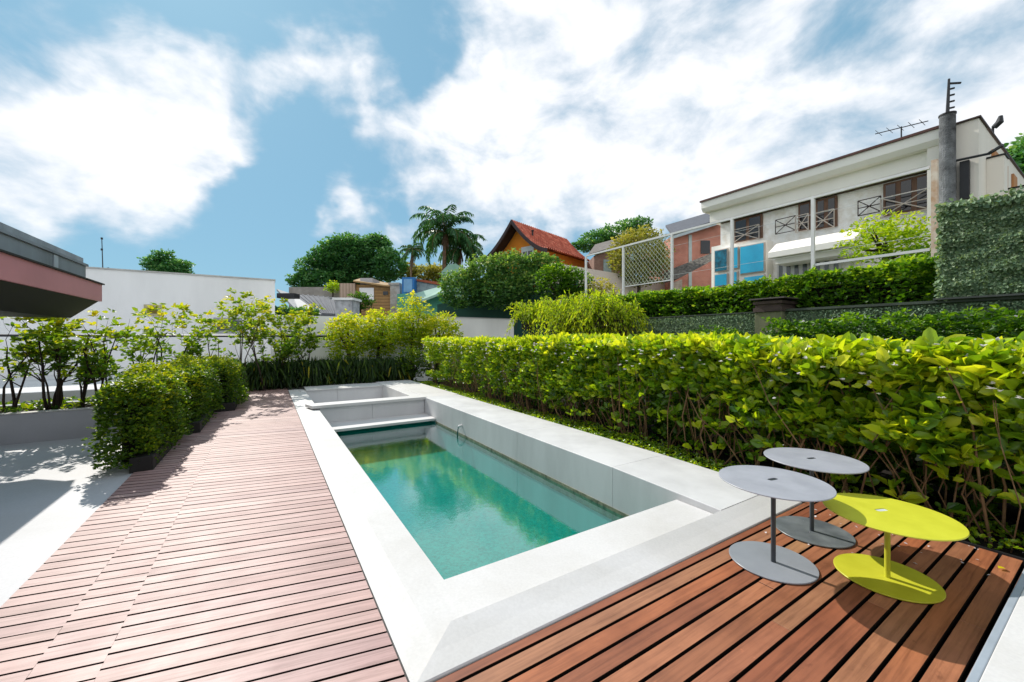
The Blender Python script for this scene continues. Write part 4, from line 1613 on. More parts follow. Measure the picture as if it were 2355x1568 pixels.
# upright young sprigs breaking the clipped top
n = 900
u, v = r.uniform(HU0, HU1, n), r.uniform(4.2, 5.4, n)
Cs.append(Wn(u, v, htop(u, v) + r.uniform(-.06, .01, n)))
Ts.append(np.clip(.82 + r.normal(size=n) * .12, 0, 1))
C, T = np.concatenate(Cs), np.concatenate(Ts)
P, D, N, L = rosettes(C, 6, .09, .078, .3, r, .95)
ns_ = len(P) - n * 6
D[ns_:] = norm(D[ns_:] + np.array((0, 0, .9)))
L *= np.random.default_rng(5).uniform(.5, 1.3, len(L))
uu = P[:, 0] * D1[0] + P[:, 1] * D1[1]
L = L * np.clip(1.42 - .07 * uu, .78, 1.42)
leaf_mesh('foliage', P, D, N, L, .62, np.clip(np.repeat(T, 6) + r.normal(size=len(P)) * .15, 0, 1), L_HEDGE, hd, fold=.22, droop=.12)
mb = MB()
for k in range(330):
    u0 = r.uniform(HU0, HU1)
    v0 = r.uniform(4.55, 5.05)
    ln = r.uniform(.55, 1.3)
    du, dv = r.normal() * .22, -r.uniform(.0, .42) * ln
    p0, p3 = np.array(W(u0, v0, -.05)), np.array(W(u0 + du, v0 + dv, ln))
    p1 = p0 + (p3 - p0) * .35 + r.normal(size=3) * .05
    p2 = p0 + (p3 - p0) * .7 + r.normal(size=3) * .05
    q = r.uniform(.004, .0095)
    mb.tube([p0, p1, p2, p3], [q * 1.25, q, q * .8, q * .5], 5, False)
    if r.random() < .7:
        s = p1 if r.random() < .5 else p2
        e = s + np.array((r.normal() * .12, r.normal() * .12, r.uniform(.12, .35)))
        mb.tube([s, (s + e) / 2 + r.normal(size=3) * .02, e], [q * .7, q * .6, q * .4], 4, False)
mb.build('stems', BARK, hd, smooth=True)
n = 420
u = r.uniform(HU0, HU1, n)
z = 1.5 - np.abs(r.normal(size=n)) * .22
v = np.where(z > 1.42, r.uniform(4.2, 5.3, n), 4.2 + .12 * vnoise(np.stack([u, z, 0 * u], 1), 2.6, 8))
P, D, N, L = rosettes(Wn(u, v, z), 5, .0, .024, .25, r, .3)
tag(leaf_mesh('flowers', P, D, N, L, .8, r.random(len(P)), FLOWER, hd), kind='stuff')
# low ground cover and litter at the foot of the hedge
n = 5200
u = r.uniform(-1, 13.2, n)
v = np.where(u > 1.66, r.uniform(4.18, 4.75, n), r.uniform(4.36, 5.0, n))
hg = np.clip(.07 + .06 * vnoise(np.stack([u, v, 0 * u], 1), 3.0, 31), .0, .2)
P, D, N, L = rosettes(Wn(u, v, -.04 + hg * r.uniform(.3, 1, n)), 3, .03, .034, .35, r, .5)
gc = leaf_mesh('ground_cover', P, D, N, L, .75, np.clip(.45 + r.normal(size=len(P)) * .22, 0, 1), L_HEDGE)
tag(gc, 'low leafy ground cover along the foot of the hedge', 'ground cover', kind='stuff')


n = 260
u, v = r.uniform(.4, 9, n), np.clip(4.35 + np.abs(r.normal(size=n)) * .3, 4.2, 5.0)
u2 = r.uniform(.5, 1.6, 40)
P = np.concatenate([Wn(u, v, np.full(n, .02)), Wn(u2, 4.3 - np.abs(r.normal(size=40)) * .5, np.full(40, .008))])
D = r.normal(size=(len(P), 3)) * np.array((1, 1, .15))
o = leaf_mesh('fallen_petals', P, D, np.array((0, 0, 1.0)) + r.normal(size=(len(P), 3)) * .2, r.uniform(.012, .026, len(P)), .8, r.random(len(P)), FLOWER)
tag(o, 'white fallen petals scattered under the hedge', 'petals', kind='stuff')

# ---- clipped masses
def clipped(name, label, cat, u0, u1, v0, v1, z0, z1, n, L, mat, seed, group=None, rough=.06, parent=None, tb=.36, flowers=0, wr=.6, k=4, base=None, rnd=0):
    r = np.random.default_rng(seed)
    root = parent or thing(name, label, cat, W((u0 + u1) / 2, (v0 + v1) / 2, base if base is not None else z0), group)
    du, dv, dz = u1 - u0, v1 - v0, z1 - z0
    ar = [du * dv * 1.4, du * dz * 1.25, du * dz * .6, dv * dz, dv * dz * .7]
    f = r.choice(5, n, p=np.array(ar) / sum(ar))
    u, v, z = r.uniform(u0, u1, n), r.uniform(v0, v1, n), r.uniform(z0, z1, n)
    dep = np.abs(r.normal(size=n)) * rough * 1.2
    z = np.where(f == 0, z1 - dep, z)
    v = np.where(f == 1, (v0 if v0 > 3 else v1) + (dep if v0 > 3 else -dep), v)
    v = np.where(f == 2, (v1 if v0 > 3 else v0) + (-dep if v0 > 3 else dep), v)
    u = np.where(f == 3, u0 + dep, u)
    u = np.where(f == 4, u1 - dep, u)
    q = np.stack([u, v, z], 1)
    w = vnoise(q, 2.4, seed) * rough + vnoise(q, 7, seed + 1) * rough * .6
    cu, cv, cz = (u0 + u1) / 2, (v0 + v1) / 2, (z0 + z1) / 2
    z = z + np.where(f == 0, w, w * .3)
    v = v + np.where((f == 1) | (f == 2), w, 0) * np.sign(v - cv)
    u = u + np.where((f == 3) | (f == 4), w, 0) * np.sign(u - cu)
    if rnd:                                            # round the corners of the clipped block
        zb = z0 - dz * .35
        h3 = np.array((du / 2, dv / 2, (z1 - zb) / 2))
        c3 = np.array((cu, cv, (z1 + zb) / 2))
        qq = (np.stack([u, v, z], 1) - c3) / h3
        sc_ = np.abs(qq).max(1) / np.maximum((np.abs(qq) ** rnd).sum(1), 1e-6) ** (1 / rnd)
        qq = qq * sc_[:, None]
        u, v, z = (qq * h3 + c3).T
    P, D, N, Lr = rosettes(Wn(u, v, z), k, L * 1.1, L, .1, r, .7)
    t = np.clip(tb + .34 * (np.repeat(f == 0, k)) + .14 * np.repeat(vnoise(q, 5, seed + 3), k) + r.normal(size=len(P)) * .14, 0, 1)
    leaf_mesh('foliage', P, D, N, Lr, wr, t, mat, root)
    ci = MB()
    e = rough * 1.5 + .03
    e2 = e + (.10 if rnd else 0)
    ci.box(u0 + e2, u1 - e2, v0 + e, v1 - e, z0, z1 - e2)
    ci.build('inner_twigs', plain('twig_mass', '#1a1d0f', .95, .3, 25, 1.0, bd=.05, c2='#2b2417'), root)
    if flowers:
        ff = r.choice(n, flowers)
        P, D, N, Lr = rosettes(Wn(u, v, z)[ff] + np.array((0, 0, .02)) - dd2 * .03, 5, 0, .022, .25, r, .3)
        tag(leaf_mesh('flowers', P, D, N, Lr, .8, r.random(len(P)), FLOWER, root), kind='stuff')
    return root


M['planter_dark'] = plain('dark_planter', '#23211f', .7, .15, 3, .1)
bhs = [('nearest box hedge, overhanging its dark planter beside the wooden deck', 5.98, 8.55, -1.66, -1.04, 1.04),
       ('middle one of the three box hedges stepping along the deck', 7.95, 10.6, -1.64, -.84, 1.05),
       ('farthest box hedge, next to the grassy plants at the deck end', 10.0, 12.6, -1.58, -.50, 1.04)]
for i, (lab, a, b_, va, vb, zt_) in enumerate(bhs):
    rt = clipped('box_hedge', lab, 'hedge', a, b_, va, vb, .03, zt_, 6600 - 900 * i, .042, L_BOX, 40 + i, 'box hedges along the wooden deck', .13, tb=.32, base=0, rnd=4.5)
    mb = MB()
    mb.box(a + .0, b_ - .07, va + .36, vb - .06, -.01, .16)
    mb.build('planter_box', M['planter_dark'], rt, bevel=.006)
# stray skirt of foliage on the open end of the nearest one
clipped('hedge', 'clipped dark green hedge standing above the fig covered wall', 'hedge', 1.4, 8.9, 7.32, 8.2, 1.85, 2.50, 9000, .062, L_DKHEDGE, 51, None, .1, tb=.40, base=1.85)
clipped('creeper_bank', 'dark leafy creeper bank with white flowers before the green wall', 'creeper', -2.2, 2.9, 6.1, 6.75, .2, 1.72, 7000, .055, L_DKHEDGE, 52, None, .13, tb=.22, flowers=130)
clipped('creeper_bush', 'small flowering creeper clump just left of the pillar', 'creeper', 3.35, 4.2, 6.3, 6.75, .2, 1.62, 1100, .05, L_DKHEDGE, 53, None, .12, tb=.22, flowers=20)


# ---- small trees of the left planter
def small_tree(label, base, h, spread, seed, nst=3, Ll=.085, mat=None, dens=1.0, bark=None, group='small trees along the terrace edge', low=.35):
    r = np.random.default_rng(seed)
    base = np.array(base, float)
    root = thing('small_tree', label, 'tree', base, group)
    mb = MB()
    C, Tt = [], []

    def branch(p, d, ln, rad, lvl):
        nseg = 5 if lvl == 0 else 3
        pts, rr_ = [p], [rad]
        for i in range(nseg):
            d = norm((d + r.normal(size=3) * (.13 if lvl == 0 else .22) + np.array((0, 0, .10)))[None])[0]
            p = p + d * ln / nseg
            pts.append(p)
            rr_.append(rad * (1 - .62 * (i + 1) / nseg))
        mb.tube(pts, rr_, 6 if lvl == 0 else 4, False)
        for i in range(1, nseg + 1):
            zf_ = (pts[i][2] - base[2]) / h
            if lvl >= 1 or zf_ > .55:
                if zf_ > low:
                    for _ in range(r.poisson(1.4 * dens) + (1 if i == nseg else 0)):
                        C.append(pts[i] + r.normal(size=3) * .05)
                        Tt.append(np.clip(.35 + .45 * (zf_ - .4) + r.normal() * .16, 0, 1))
            if lvl < 2 and i >= (2 if lvl == 0 else 1):
                for _ in range(r.poisson((1.7 if lvl == 0 else .8) * dens)):
                    a = r.uniform(0, 6.28)
                    nd = norm((d * .6 + np.array((math.cos(a), math.sin(a), .25)) * .75)[None])[0]
                    branch(pts[i], nd, ln * (r.uniform(.28, .45) if lvl == 0 else r.uniform(.4, .6)), rr_[i] * .6, lvl + 1)

    for s in range(nst):
        a = r.uniform(0, 6.28)
        d = norm(np.array([[math.cos(a) * spread, math.sin(a) * spread, 1.0]]))[0]
        branch(base + np.array((math.cos(a) * .05, math.sin(a) * .05, -.05)), d, h * r.uniform(.85, 1.02), r.uniform(.015, .025), 0)
    mb.build('trunk', bark or BARKD, root, smooth=True)
    C = np.array(C)
    P, D, N, L = rosettes(C, 6, .08, Ll, .12, r, .7)
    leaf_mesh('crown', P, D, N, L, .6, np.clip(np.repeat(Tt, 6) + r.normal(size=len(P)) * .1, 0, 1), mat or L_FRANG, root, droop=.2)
    return root


trees = [(18, 8.9, .40, 1.70, .30, 3, 1.0, 'leftmost small tree, with a thick pale forked trunk, under the eave'),
         (-70, 8.95, .40, 1.75, .28, 3, 1.0, 'small tree at the very left edge under the dark soffit'),
         (122, 8.95, .40, 1.75, .30, 6, 1.55, 'bushiest multi stemmed small tree in the planter, below the end of the eave'),
         (180, 9.02, .40, 1.50, .34, 3, 1.25, 'dense small tree between the bushy one and the eave corner'),
         (235, 9.0, .40, 1.85, .26, 4, 1.0, 'slender upright small tree right beside the pink eave corner'),
         (340, 10.0, .30, 1.95, .30, 3, 1.0, 'small tree in front of the ochre wall opening'),
         (397, 10.8, .30, 2.05, .22, 3, .75, 'thin small tree just right of the ochre wall opening'),
         (486, 11.8, .30, 2.05, .18, 2, .6, 'thin sparse small tree at the left of the grey window'),
         (562, 12.7, .30, 2.30, .16, 3, .6, 'tallest thin small tree at the right of the grey window'),
         (610, 13.4, .05, 2.45, .24, 3, .95, 'small tree rising above the far box hedge corner'),
         (646, 13.9, .05, 2.60, .22, 4, 1.1, 'small tree in front of the white building corner'),
         (702, 14.4, .05, 2.70, .22, 4, 1.05, 'small tree in front of the grey sheet roof')]
for i, (px, u, z0, h, sp, ns, dn, lab) in enumerate(trees):
    rx = ray(px, 778)[0]
    Y = u / (rx * D1[0] + D1[1])
    small_tree(lab, (rx * Y, Y, z0), h * (.70 if u < 12 else .78), sp * .6, 100 + i, ns, .078 + .004 * (u - 9), None, dn * (.42 if u < 9.5 else .78), low=.25 if ns > 3 else .3)


# ---- shrub masses made of leaf clumps on stems
def shrub(name, label, cat, c, rad, n, L, mat, seed, group=None, k=5, tb=.45, ts=.2, shell=.55, wr=.6, flowers=0, squash=1.0, gap=.0, parent=None, trunk=None, up=.1, lobes=0, topt=.2):
    """leaf clumps through a lumpy ellipsoid; c centre, rad (x,y,z)"""
    r = np.random.default_rng(seed)
    c, rad = np.array(c, float), np.array(rad, float)
    root = parent or thing(name, label, cat, (c[0], c[1], (trunk[2] if trunk is not None else c[2] - rad[2])), group)
    d = norm(r.normal(size=(n, 3)))
    f = shell + (1 - shell) * r.random(n) ** .6
    if lobes:
        lc = norm(r.normal(size=(lobes, 3))) * r.uniform(.45, .75, (lobes, 1))
        lc[:, 2] = np.where(lc[:, 2] < -.4, -lc[:, 2], lc[:, 2])
        lr = r.uniform(.30, .48, lobes)
        which = r.integers(0, lobes, n)
        q = lc[which] + d * (lr[which] * (.55 + .45 * r.random(n) ** .5))[:, None]
    else:
        q = d * f[:, None]
        q *= (1 + .16 * vnoise(d, 2.6, seed) + .10 * vnoise(d, 6.0, seed + 1))[:, None]
    if gap:
        keep = vnoise(q * rad, 1.7 / max(rad.mean(), .3) * 1.6, seed + 5) > -1 + gap
        q = q[keep]
    C = c + q * rad
    P, D, N, Lr = rosettes(C, k, L * 1.4, L, up, r, .7)
    hz_ = np.repeat(q[:, 2], k)
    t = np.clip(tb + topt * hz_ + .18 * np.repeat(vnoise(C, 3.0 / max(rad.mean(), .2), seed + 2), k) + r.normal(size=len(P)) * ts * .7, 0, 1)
    leaf_mesh('crown' if cat == 'tree' else 'foliage', P, D, N, Lr, wr, t, mat, root)
    if trunk is not None:
        mb = MB()
        tb_ = np.array(trunk, float)
        tr_ = trunk_r = .05 * rad.mean() + .03
        mb.tube([tb_, tb_ + (c - tb_) * .5 + r.normal(size=3) * .05, c - (0, 0, rad[2] * .3), c + (0, 0, rad[2] * .2)], [tr_ * 1.3, tr_, tr_ * .8, tr_ * .4], 8)
        for j in range(7):
            e = c + norm(r.normal(size=(1, 3)))[0] * rad * np.array((.75, .75, .6))
            s = c - np.array((0, 0, rad[2] * r.uniform(.1, .6)))
            mb.tube([s, (s + e) / 2 + np.array((0, 0, -.08 * rad[2])), e], [tr_ * .55, tr_ * .4, tr_ * .15], 5, False)
        mb.build('trunk' if cat == 'tree' else 'stems', BARKD, root, smooth=True)
    if flowers:
        ff = r.choice(len(C), flowers)
        P, D, N, Lr = rosettes(C[ff] * 1.0, 5, 0, .03, .25, r, .3)
        tag(leaf_mesh('flowers', P, D, N, Lr, .8, r.random(len(P)), FLOWER, root), kind='stuff')
    return root


def at_u(px, py, u):
    return np.array(onU(px, py, u))


# yellow shrubs along the far end of the garden
for i, (px, py, u, rx_, rz, n, lab, fl) in enumerate([
        (800, 770, 14.9, .72, .80, 560, 'yellow green shrub with lilac flowers at left of the end row', 14),
        (872, 762, 15.2, .80, .85, 620, 'broad yellow green shrub in the middle of the end row', 14),
        (950, 745, 15.3, .70, 1.10, 640, 'tallest golden shrub in the end row before the ivy bank', 10),
        (1010, 765, 14.6, .75, .80, 600, 'yellow green shrub between the end row and the tall hedge', 16)]):
    c = at_u(px, py, u)
    c2_ = np.array((c[0], c[1], c[2] - .1))
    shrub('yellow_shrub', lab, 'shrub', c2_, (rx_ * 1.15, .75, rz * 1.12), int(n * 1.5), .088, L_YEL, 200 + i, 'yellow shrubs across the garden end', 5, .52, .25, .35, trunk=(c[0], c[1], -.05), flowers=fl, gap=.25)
# strap leaved plants at the end of the deck
r = np.random.default_rng(77)
gl_labels = ['dark strap leaved clump at the deck end beside the farthest box hedge', 'strap leaved clump with yellow streaks at the deck end', 'grassy arching clump behind the end of the white coping',
             'dark grassy clump behind the left of the empty spa', 'dark grassy clump behind the middle of the empty spa', 'grassy clump behind the right of the spa, beside the tall hedge']
for i, px in enumerate((598, 655, 715, 775, 838, 900)):
    c = at_u(px, 860, 13.85 + .12 * (i % 2))
    n = 330
    root = thing('grass_clump', gl_labels[i], 'plant', (c[0], c[1], -.02), 'strap leaved plants at the pool end')
    a = r.uniform(0, 6.28, n)
    rad = np.sqrt(r.random(n)) * np.array(.48)
    P0 = np.stack([c[0] + np.cos(a) * rad, c[1] + np.sin(a) * rad * .8, np.full(n, -.02)], 1)
    a2 = a + r.normal(size=n) * .7
    hgt = r.uniform(.35, .95, n)
    segs = []
    P1 = P0 + np.stack([np.cos(a2) * .10, np.sin(a2) * .10, hgt], 1)
    D_ = P1 - P0
    leaf_mesh('leaves', P0, D_, np.stack([np.cos(a2), np.sin(a2), 0 * a2 + .3], 1), np.linalg.norm(D_, axis=1) * 1.05, .055, np.clip(.35 + r.normal(size=n) * .25, 0, 1), L_GRASS, root, fold=.1, droop=.0)
    D2_ = np.stack([np.cos(a2), np.sin(a2), -.25 - .8 * r.random(n)], 1)
    leaf_mesh('leaf_tips', P1 - D_ * .08, D2_, np.stack([0 * a2, 0 * a2, 0 * a2 + 1], 1), r.uniform(.25, .5, n), .10, np.clip(.45 + r.normal(size=n) * .25, 0, 1), L_GRASS, root, fold=.1, droop=.45)
for i, (px, py, u, rx_, rz, n, lab) in enumerate([(945, 835, 13.7, .55, .62, 420, 'low dark shrub closing the gap left of the tall hedge end'), (1000, 835, 13.2, .5, .7, 420, 'low dark shrub touching the far end of the tall hedge')]):
    c = at_u(px, py, u)
    shrub('dark_shrub', lab, 'shrub', (c[0], c[1], .62), (rx_, .55, rz), n, .07, L_BOX, 230 + i, 'low dark shrubs at the hedge end', 5, .35, .25, .3, trunk=(c[0], c[1], -.05))
# low filler greenery at the very end and in the planters
for (u0, u1, v0, v1, z0, n, nm, lab) in ((13.5, 16.0, -1.4, 4.4, .05, 2600, 'ground_planting', 'low dark planting filling the bed at the pool end'),
                                         (9.5, 10.85, -9, -2.3, .31, 500, 'ground_planting', 'low green planting behind the left planter wall'),
                                         (8.68, 9.28, -9, -1.7, .40, 500, 'ground_planting', 'sparse weeds on the earth of the left planter')):
    u, v = r.uniform(u0, u1, n), r.uniform(v0, v1, n)
    z = z0 + r.random(n) * (.45 if n > 2000 else .14 if n > 1000 else .05)
    P, D, N, L = rosettes(Wn(u, v, z), 4, .06, .07, .2, r, .6)
    o = leaf_mesh(nm, P, D, N, L, .55, np.clip(.4 + r.normal(size=len(P)) * .22, 0, 1), L_BOX)
    tag(o, lab, 'plants', kind='stuff')

# ---- weeping shrub behind the hedge
wr_ = thing('weeping_shrub', 'bright yellow green weeping shrub arching above the hedge centre', 'shrub', W(6.5, 6.2, 0))
r = np.random.default_rng(91)
P_, D_, N_, L_, T_ = [], [], [], [], []
mb = MB()
heads = [(1215, 700, .45, .55), (1260, 695, .5, .6), (1305, 690, .6, .7), (1350, 680, .65, .75), (1395, 678, .6, .75), (1430, 700, .45, .6), (1300, 715, .6, .5), (1380, 710, .6, .5)]
for (px, py, sx, hz_) in heads:
    c = np.array(onV(px, py, 6.25 + r.uniform(-.2, .25)))
    for k in range(46):
        a = r.uniform(0, 6.28)
        e = c + np.array((math.cos(a) * sx * r.uniform(.3, 1), math.sin(a) * sx * r.uniform(.2, .8), r.uniform(-.25, .12)))
        b0 = np.array((c[0] + r.normal() * .15, c[1] + r.normal() * .15, c[2] - .7))
        tip = e + np.array((math.cos(a) * .22, math.sin(a) * .2, -r.uniform(.15, .75)))
        pts = [b0, (b0 + e) / 2 + np.array((0, 0, .12)), e, tip]
        ts = np.linspace(.15, 1, 17)
        for t_ in ts:
            s = t_ * 3
            i = min(int(s), 2)
            f = s - i
            p = pts[i] * (1 - f) + pts[i + 1] * f
            dr = pts[i + 1] - pts[i]
            for _ in range(2):
                P_.append(p + r.normal(size=3) * .015)
                D_.append(dr / np.linalg.norm(dr) + r.normal(size=3) * .55)
                N_.append(r.normal(size=3) * .5 + np.array((0, 0, 1)))
                L_.append(r.uniform(.06, .11))
                T_.append(np.clip(.35 + .35 * t_ + r.normal() * .15, 0, 1))
        mb.tube(pts, [.008, .006, .004, .002], 4, False)
leaf_mesh('foliage', P_, D_, N_, L_, .26, T_, L_WEEP, wr_)
mb.tube([W(6.6, 6.3, -.1), W(6.5, 6.3, .9), np.array(onV(1340, 720, 6.3))], [.06, .05, .03], 8)
for (px, py, sx, hz_) in heads:
    mb.tube([W(6.5, 6.3, .8), np.array(onV(px, py + 60, 6.3)), np.array(onV(px, py + 15, 6.3))], [.03, .02, .01], 6)
mb.build('stems', BARKD, wr_, smooth=True)

# ---- vine tree before the white house
for (px, py, rx_, rz, n, s) in ((2035, 560, .72, .52, 520, 1),):
    c = np.array(onV(px, py, 9.9))
    shrub('vine_tree', 'pale green straggly tree with bare twigs before the white house', 'tree', c, (rx_, .6, rz), n, .075, L_WEEP, 300, None, 5, .45, .25, .3, .5, trunk=(c[0], c[1], -1.7), gap=.55)
c = np.array(onV(2110, 580, 9.7))
shrub('house_bush', 'low bright bush at the foot of the white house beside the fence end post', 'bush', (c[0], c[1], 2.6), (.5, .45, .5), 300, .07, L_DKHEDGE, 301, None, 5, .55, .2, .3, trunk=(c[0], c[1], -1.7))

# ---- ivy bank in the centre
root = thing('ivy_bank', 'big mound of dark ivy spilling over the green wall at centre', 'ivy', atY(1160, 700, 18.2))
for i, (px, py, rx_, rz, n, Y) in enumerate([(1065, 668, 1.15, .95, 900, 18.2), (1120, 648, 1.3, 1.1, 1200, 18.3), (1180, 632, 1.4, 1.05, 1300, 18.5), (1238, 618, 1.1, .75, 800, 18.8),
                                             (1150, 672, 1.4, .75, 800, 18.0), (1215, 652, 1.1, .6, 600, 18.2)]):
    r = np.random.default_rng(400 + i)
    c = np.array(atY(px, py, Y))
    shrub('ivy', None, 'ivy', c, (rx_, .8, rz), n, .13, L_IVY, 400 + i, None, 4, .36, .3, .6, parent=root, topt=.25)
for i, (px, py, rx_, rz, n, lab) in enumerate([(1275, 648, .75, .7, 600, 'rounded green bush between ivy bank and retaining wall'), (1322, 655, .6, .65, 480, 'green bush behind the first fence post'),
                                               ]):
    c = np.array(atY(px, py, 14.5))
    shrub('green_bush', lab, 'bush', c, (rx_, .6, rz), n, .10, L_DKHEDGE, 420 + i, 'green bushes under the retaining wall', 4, .38, .25, .4, trunk=(c[0], c[1], -1.7))
c = np.array(atY(1380, 668, 14.0))
shrub('pale_bush', 'pale silvery bush right of the first fence post', 'bush', (c[0], c[1], c[2] - .2), (.62, .6, .68), 420, .085, L_OLIVE, 430, None, 4, .75, .25, .3, trunk=(c[0], c[1], -1.7), gap=.4)
# ---- olive tree and flat topped dark tree behind the retaining wall
c = np.array(atY(1470, 590, 24))
shrub('olive_tree', 'olive yellow rounded tree behind the wire fence net', 'tree', c, (1.9, 1.5, 1.75), 1900, .16, L_OLIVE, 440, None, 4, .5, .25, .45, trunk=(c[0], c[1], -1.7))
root = thing('spreading_tree', 'dark flat topped spreading tree behind the olive tree', 'tree', atY(1420, 590, 34))
for i, (px, py, rx_, rz) in enumerate([(1350, 566, 1.5, .45), (1375, 548, 1.6, .55), (1420, 536, 1.9, .75), (1460, 522, 1.5, .65), (1385, 575, 1.3, .5), (1440, 560, 2.0, .9)]):
    shrub('x', None, 'tree', atY(px, py, 34 + .4 * i), (rx_, 1.6, rz), 420, .19, L_DARK, 450 + i, None, 4, .5, .3, .4, parent=root, gap=.3)
mb = MB()
b0 = np.array(atY(1430, 620, 35))
mb.tube([(b0[0], 35, -1.7), b0], [.35, .28], 8)
for (px, py) in ((1350, 566), (1378, 548), (1420, 536), (1462, 522), (1440, 560)):
    e = np.array(atY(px, py, 34.5))
    mb.tube([b0, (b0 + e) / 2 + (0, 0, -.3), e], [.2, .12, .04], 6)
mb.build('trunk', BARKD, root, smooth=True)
# ---- big dark tree
root = thing('dark_tree', 'large dark rounded tree behind the wooden shed', 'tree', atY(800, 660, 38))
for i, (px, py, rx_, rz, n) in enumerate([(800, 590, 2.7, 1.9, 1700), (757, 598, 1.9, 1.6, 1000), (855, 588, 2.2, 1.7, 1300), (895, 610, 1.7, 1.6, 900), (712, 628, 1.15, 1.3, 600),
                                          (820, 635, 3.6, 1.4, 1600), (755, 645, 2.6, 1.1, 1000), (690, 650, .8, .7, 300), (870, 560, 1.2, .8, 400), (800, 565, 1.6, .9, 600)]):
    shrub('x', None, 'tree', atY(px, py, 38 + (i % 3) * .5), (rx_, 1.9, rz), n, .23, L_DARK, 500 + i, None, 4, .38, .3, .5, parent=root, gap=.3)
mb = MB()
b0 = np.array(atY(810, 640, 39))
mb.tube([(b0[0], 39, -1.7), b0], [.5, .4], 8)
for (px, py) in ((757, 598), (800, 575), (855, 588), (895, 610), (712, 628)):
    e = np.array(atY(px, py, 39))
    mb.tube([b0, (b0 + e) / 2 + (0, 0, -.3), e], [.3, .2, .06], 6)
mb.build('trunk', BARKD, root, smooth=True)
c = np.array(atY(828, 694, 22.5))
shrub('round_shrub', 'round dark green shrub in front of the wooden shed', 'shrub', c, (.72, .6, .5), 420, .1, L_DKHEDGE, 520, None, 4, .3, .2, .4, trunk=(c[0], c[1], -1.7))
c = np.array(atY(765, 662, 29.3))
shrub('wall_shrub', 'small bright shrub on the concrete wall end', 'shrub', c, (.55, .4, .45), 160, .12, L_WEEP, 521, None, 4, .4, .2, .3, trunk=(c[0], c[1], 3.0), gap=.4)
a, b_ = UV(atY(850, 712, 18.5)), UV(atY(940, 712, 18.5))
clipped('low_hedge', 'low dark hedge strip beyond the end wall at centre', 'hedge', a[0] - .3, a[0] + .5, -1.0, 1.9, 1.5, 2.75, 1500, .09, L_DARK, 523, tb=.2, base=1.5)
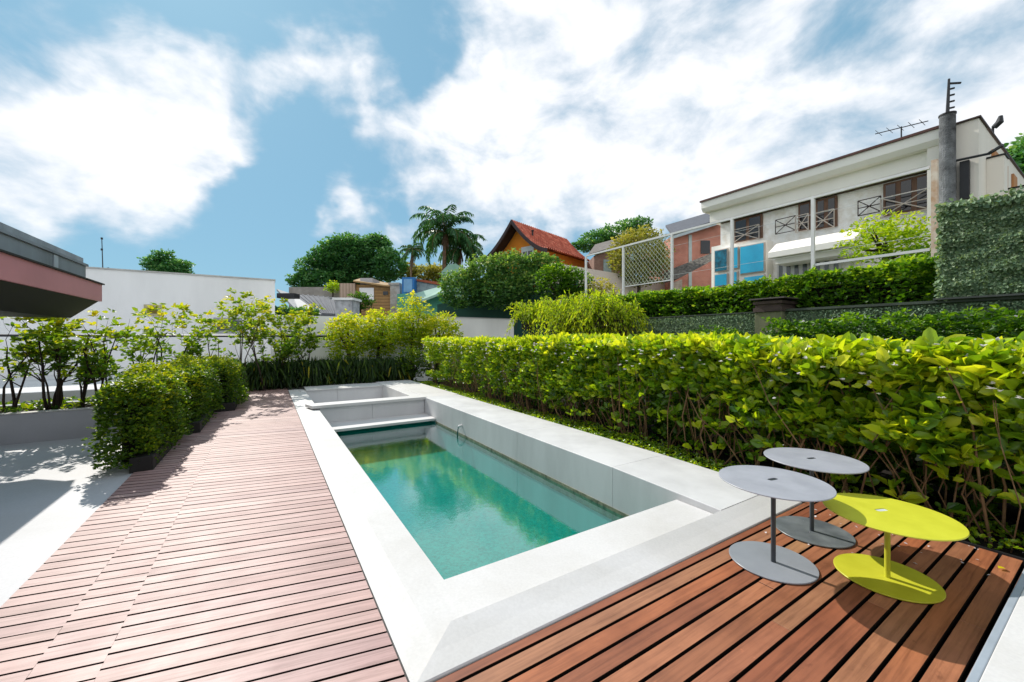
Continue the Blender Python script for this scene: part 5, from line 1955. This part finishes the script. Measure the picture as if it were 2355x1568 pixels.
# ---- palms
def palm(label, x, y, z0, zc, nf, fl, seed, rad=.16, droop=1.0):
    r = np.random.default_rng(seed)
    root = thing('palm_tree', label, 'palm', (x, y, z0), 'palm trees beyond the garden end')
    mb = MB()
    pts = [np.array((x + .08 * math.sin(k * .9), y, z0 + (zc - z0) * k / 7)) for k in range(8)]
    mb.tube(pts, [rad * (1.25 - .05 * k) for k in range(8)], 10)
    for k in range(26):                                    # old leaf stubs and hanging dead fronds
        a = r.uniform(0, 6.28)
        s = pts[7] + np.array((math.cos(a) * rad, math.sin(a) * rad, -r.uniform(.1, .8)))
        mb.tube([s, s + np.array((math.cos(a) * .16, math.sin(a) * .16, -r.uniform(.3, .9)))], [.03, .01], 4, False)
    mb.build('trunk', BARKP, root, smooth=True)
    P_, D_, N_, L_, T_ = [], [], [], [], []
    mb = MB()
    c = pts[7] + np.array((0, 0, .1))
    for k in range(nf):
        a = k * 2.39996 + r.normal() * .2
        el = r.uniform(.1, 1.4) if k % 3 else r.uniform(-.4, .3)
        h_ = np.array((math.cos(a), math.sin(a), 0))
        ln = fl * r.uniform(.8, 1.1)
        p, sp = c.copy(), [c.copy()]
        ang = el
        for i in range(9):
            p = p + (h_ * math.cos(ang) + np.array((0, 0, math.sin(ang)))) * ln / 9
            ang -= (.10 + .035 * i) * droop
            sp.append(p.copy())
        mb.tube(sp, [.03 * (1 - i / 11) for i in range(10)], 4, False)
        side = np.cross(h_, (0, 0, 1))
        for i in range(1, 9):
            for j in range(5):
                f = j / 5
                q = sp[i] * (1 - f) + sp[i + 1] * f
                dr = sp[i + 1] - sp[i]
                dr = dr / np.linalg.norm(dr)
                for sg in (-1, 1):
                    P_.append(q)
                    D_.append(side * sg * .9 + dr * .55 + np.array((0, 0, -.55)) + r.normal(size=3) * .22)
                    N_.append(np.array((0, 0, 1)) + h_ * .3)
                    L_.append(fl * .22 * (1 - abs(i - 4.5) / 8) * r.uniform(.8, 1.15))
                    T_.append(np.clip(.4 + r.normal() * .22, 0, 1))
    mb.build('frond_stalks', BARK, root)
    leaf_mesh('fronds', P_, D_, N_, L_, .17, T_, L_PALM, root, fold=.1, droop=.25)
    return root


p = atY(1023, 545, 33)
palm('taller front palm with hanging dead fronds at left of the pair', p[0], 33, -1.7, p[2] + .3, 30, 3.3, 601)
p = atY(1057, 572, 34.5)
palm('shorter palm behind, at right of the pair, near the orange house', p[0], 34.5, -1.7, p[2], 27, 3.0, 602, .18)
p = atY(947, 580, 31)
palm('small palm with reddish trunk right of the big dark tree', p[0], 31, -1.7, p[2], 20, 1.35, 603, .08)
for i, (px, py, rx_) in enumerate(((975, 632, 1.3), (1005, 630, 1.0), (940, 628, .8))):
    c = np.array(atY(px, py, 40))
    shrub('far_tree', ('pale olive far tree between the palms and the blue framed panel', 'pale olive far tree at the foot of the taller palm', 'pale olive far tree behind the small palm')[i], 'tree',
          c, (rx_ * 1.2, 1, 1.0), 330, .22, L_OLIVE, 620 + i, 'olive far trees below the palms', 4, .6, .25, .4, trunk=(c[0], c[1], -1.7))
# ---- tree peeping over the white building and the tree at the right edge
root = thing('roof_tree', 'feathery dark tree rising above the white building roof', 'tree', atY(385, 630, 28))
for i, (px, py, rx_, rz, n) in enumerate([(372, 612, .9, .85, 420), (352, 608, .55, .5, 150), (398, 618, 1.1, .5, 330), (418, 610, .55, .4, 130), (378, 590, .5, .4, 130), (385, 628, 1.7, .4, 420)]):
    shrub('x', None, 'tree', atY(px, py, 28), (rx_, .8, rz), n, .16, L_DARK, 640 + i, None, 4, .45, .3, .4, parent=root, gap=.35)
mb = MB()
b0 = np.array(atY(385, 640, 28))
mb.tube([(b0[0], 28, -1.7), b0, atY(372, 612, 28)], [.2, .14, .05], 6)
mb.tube([b0, atY(410, 614, 28)], [.1, .04], 5)
mb.build('trunk', BARKD, root, smooth=True)
c = np.array(onV(2352, 372, 22))
shrub('edge_tree', 'green tree behind the stepped fins at right edge', 'tree', (c[0] + .5, c[1], c[2]), (1.1, 1.0, .85), 700, .17, L_DARK, 660, None, 4, .55, .25, .4, trunk=(c[0] + .5, c[1], -1.7))
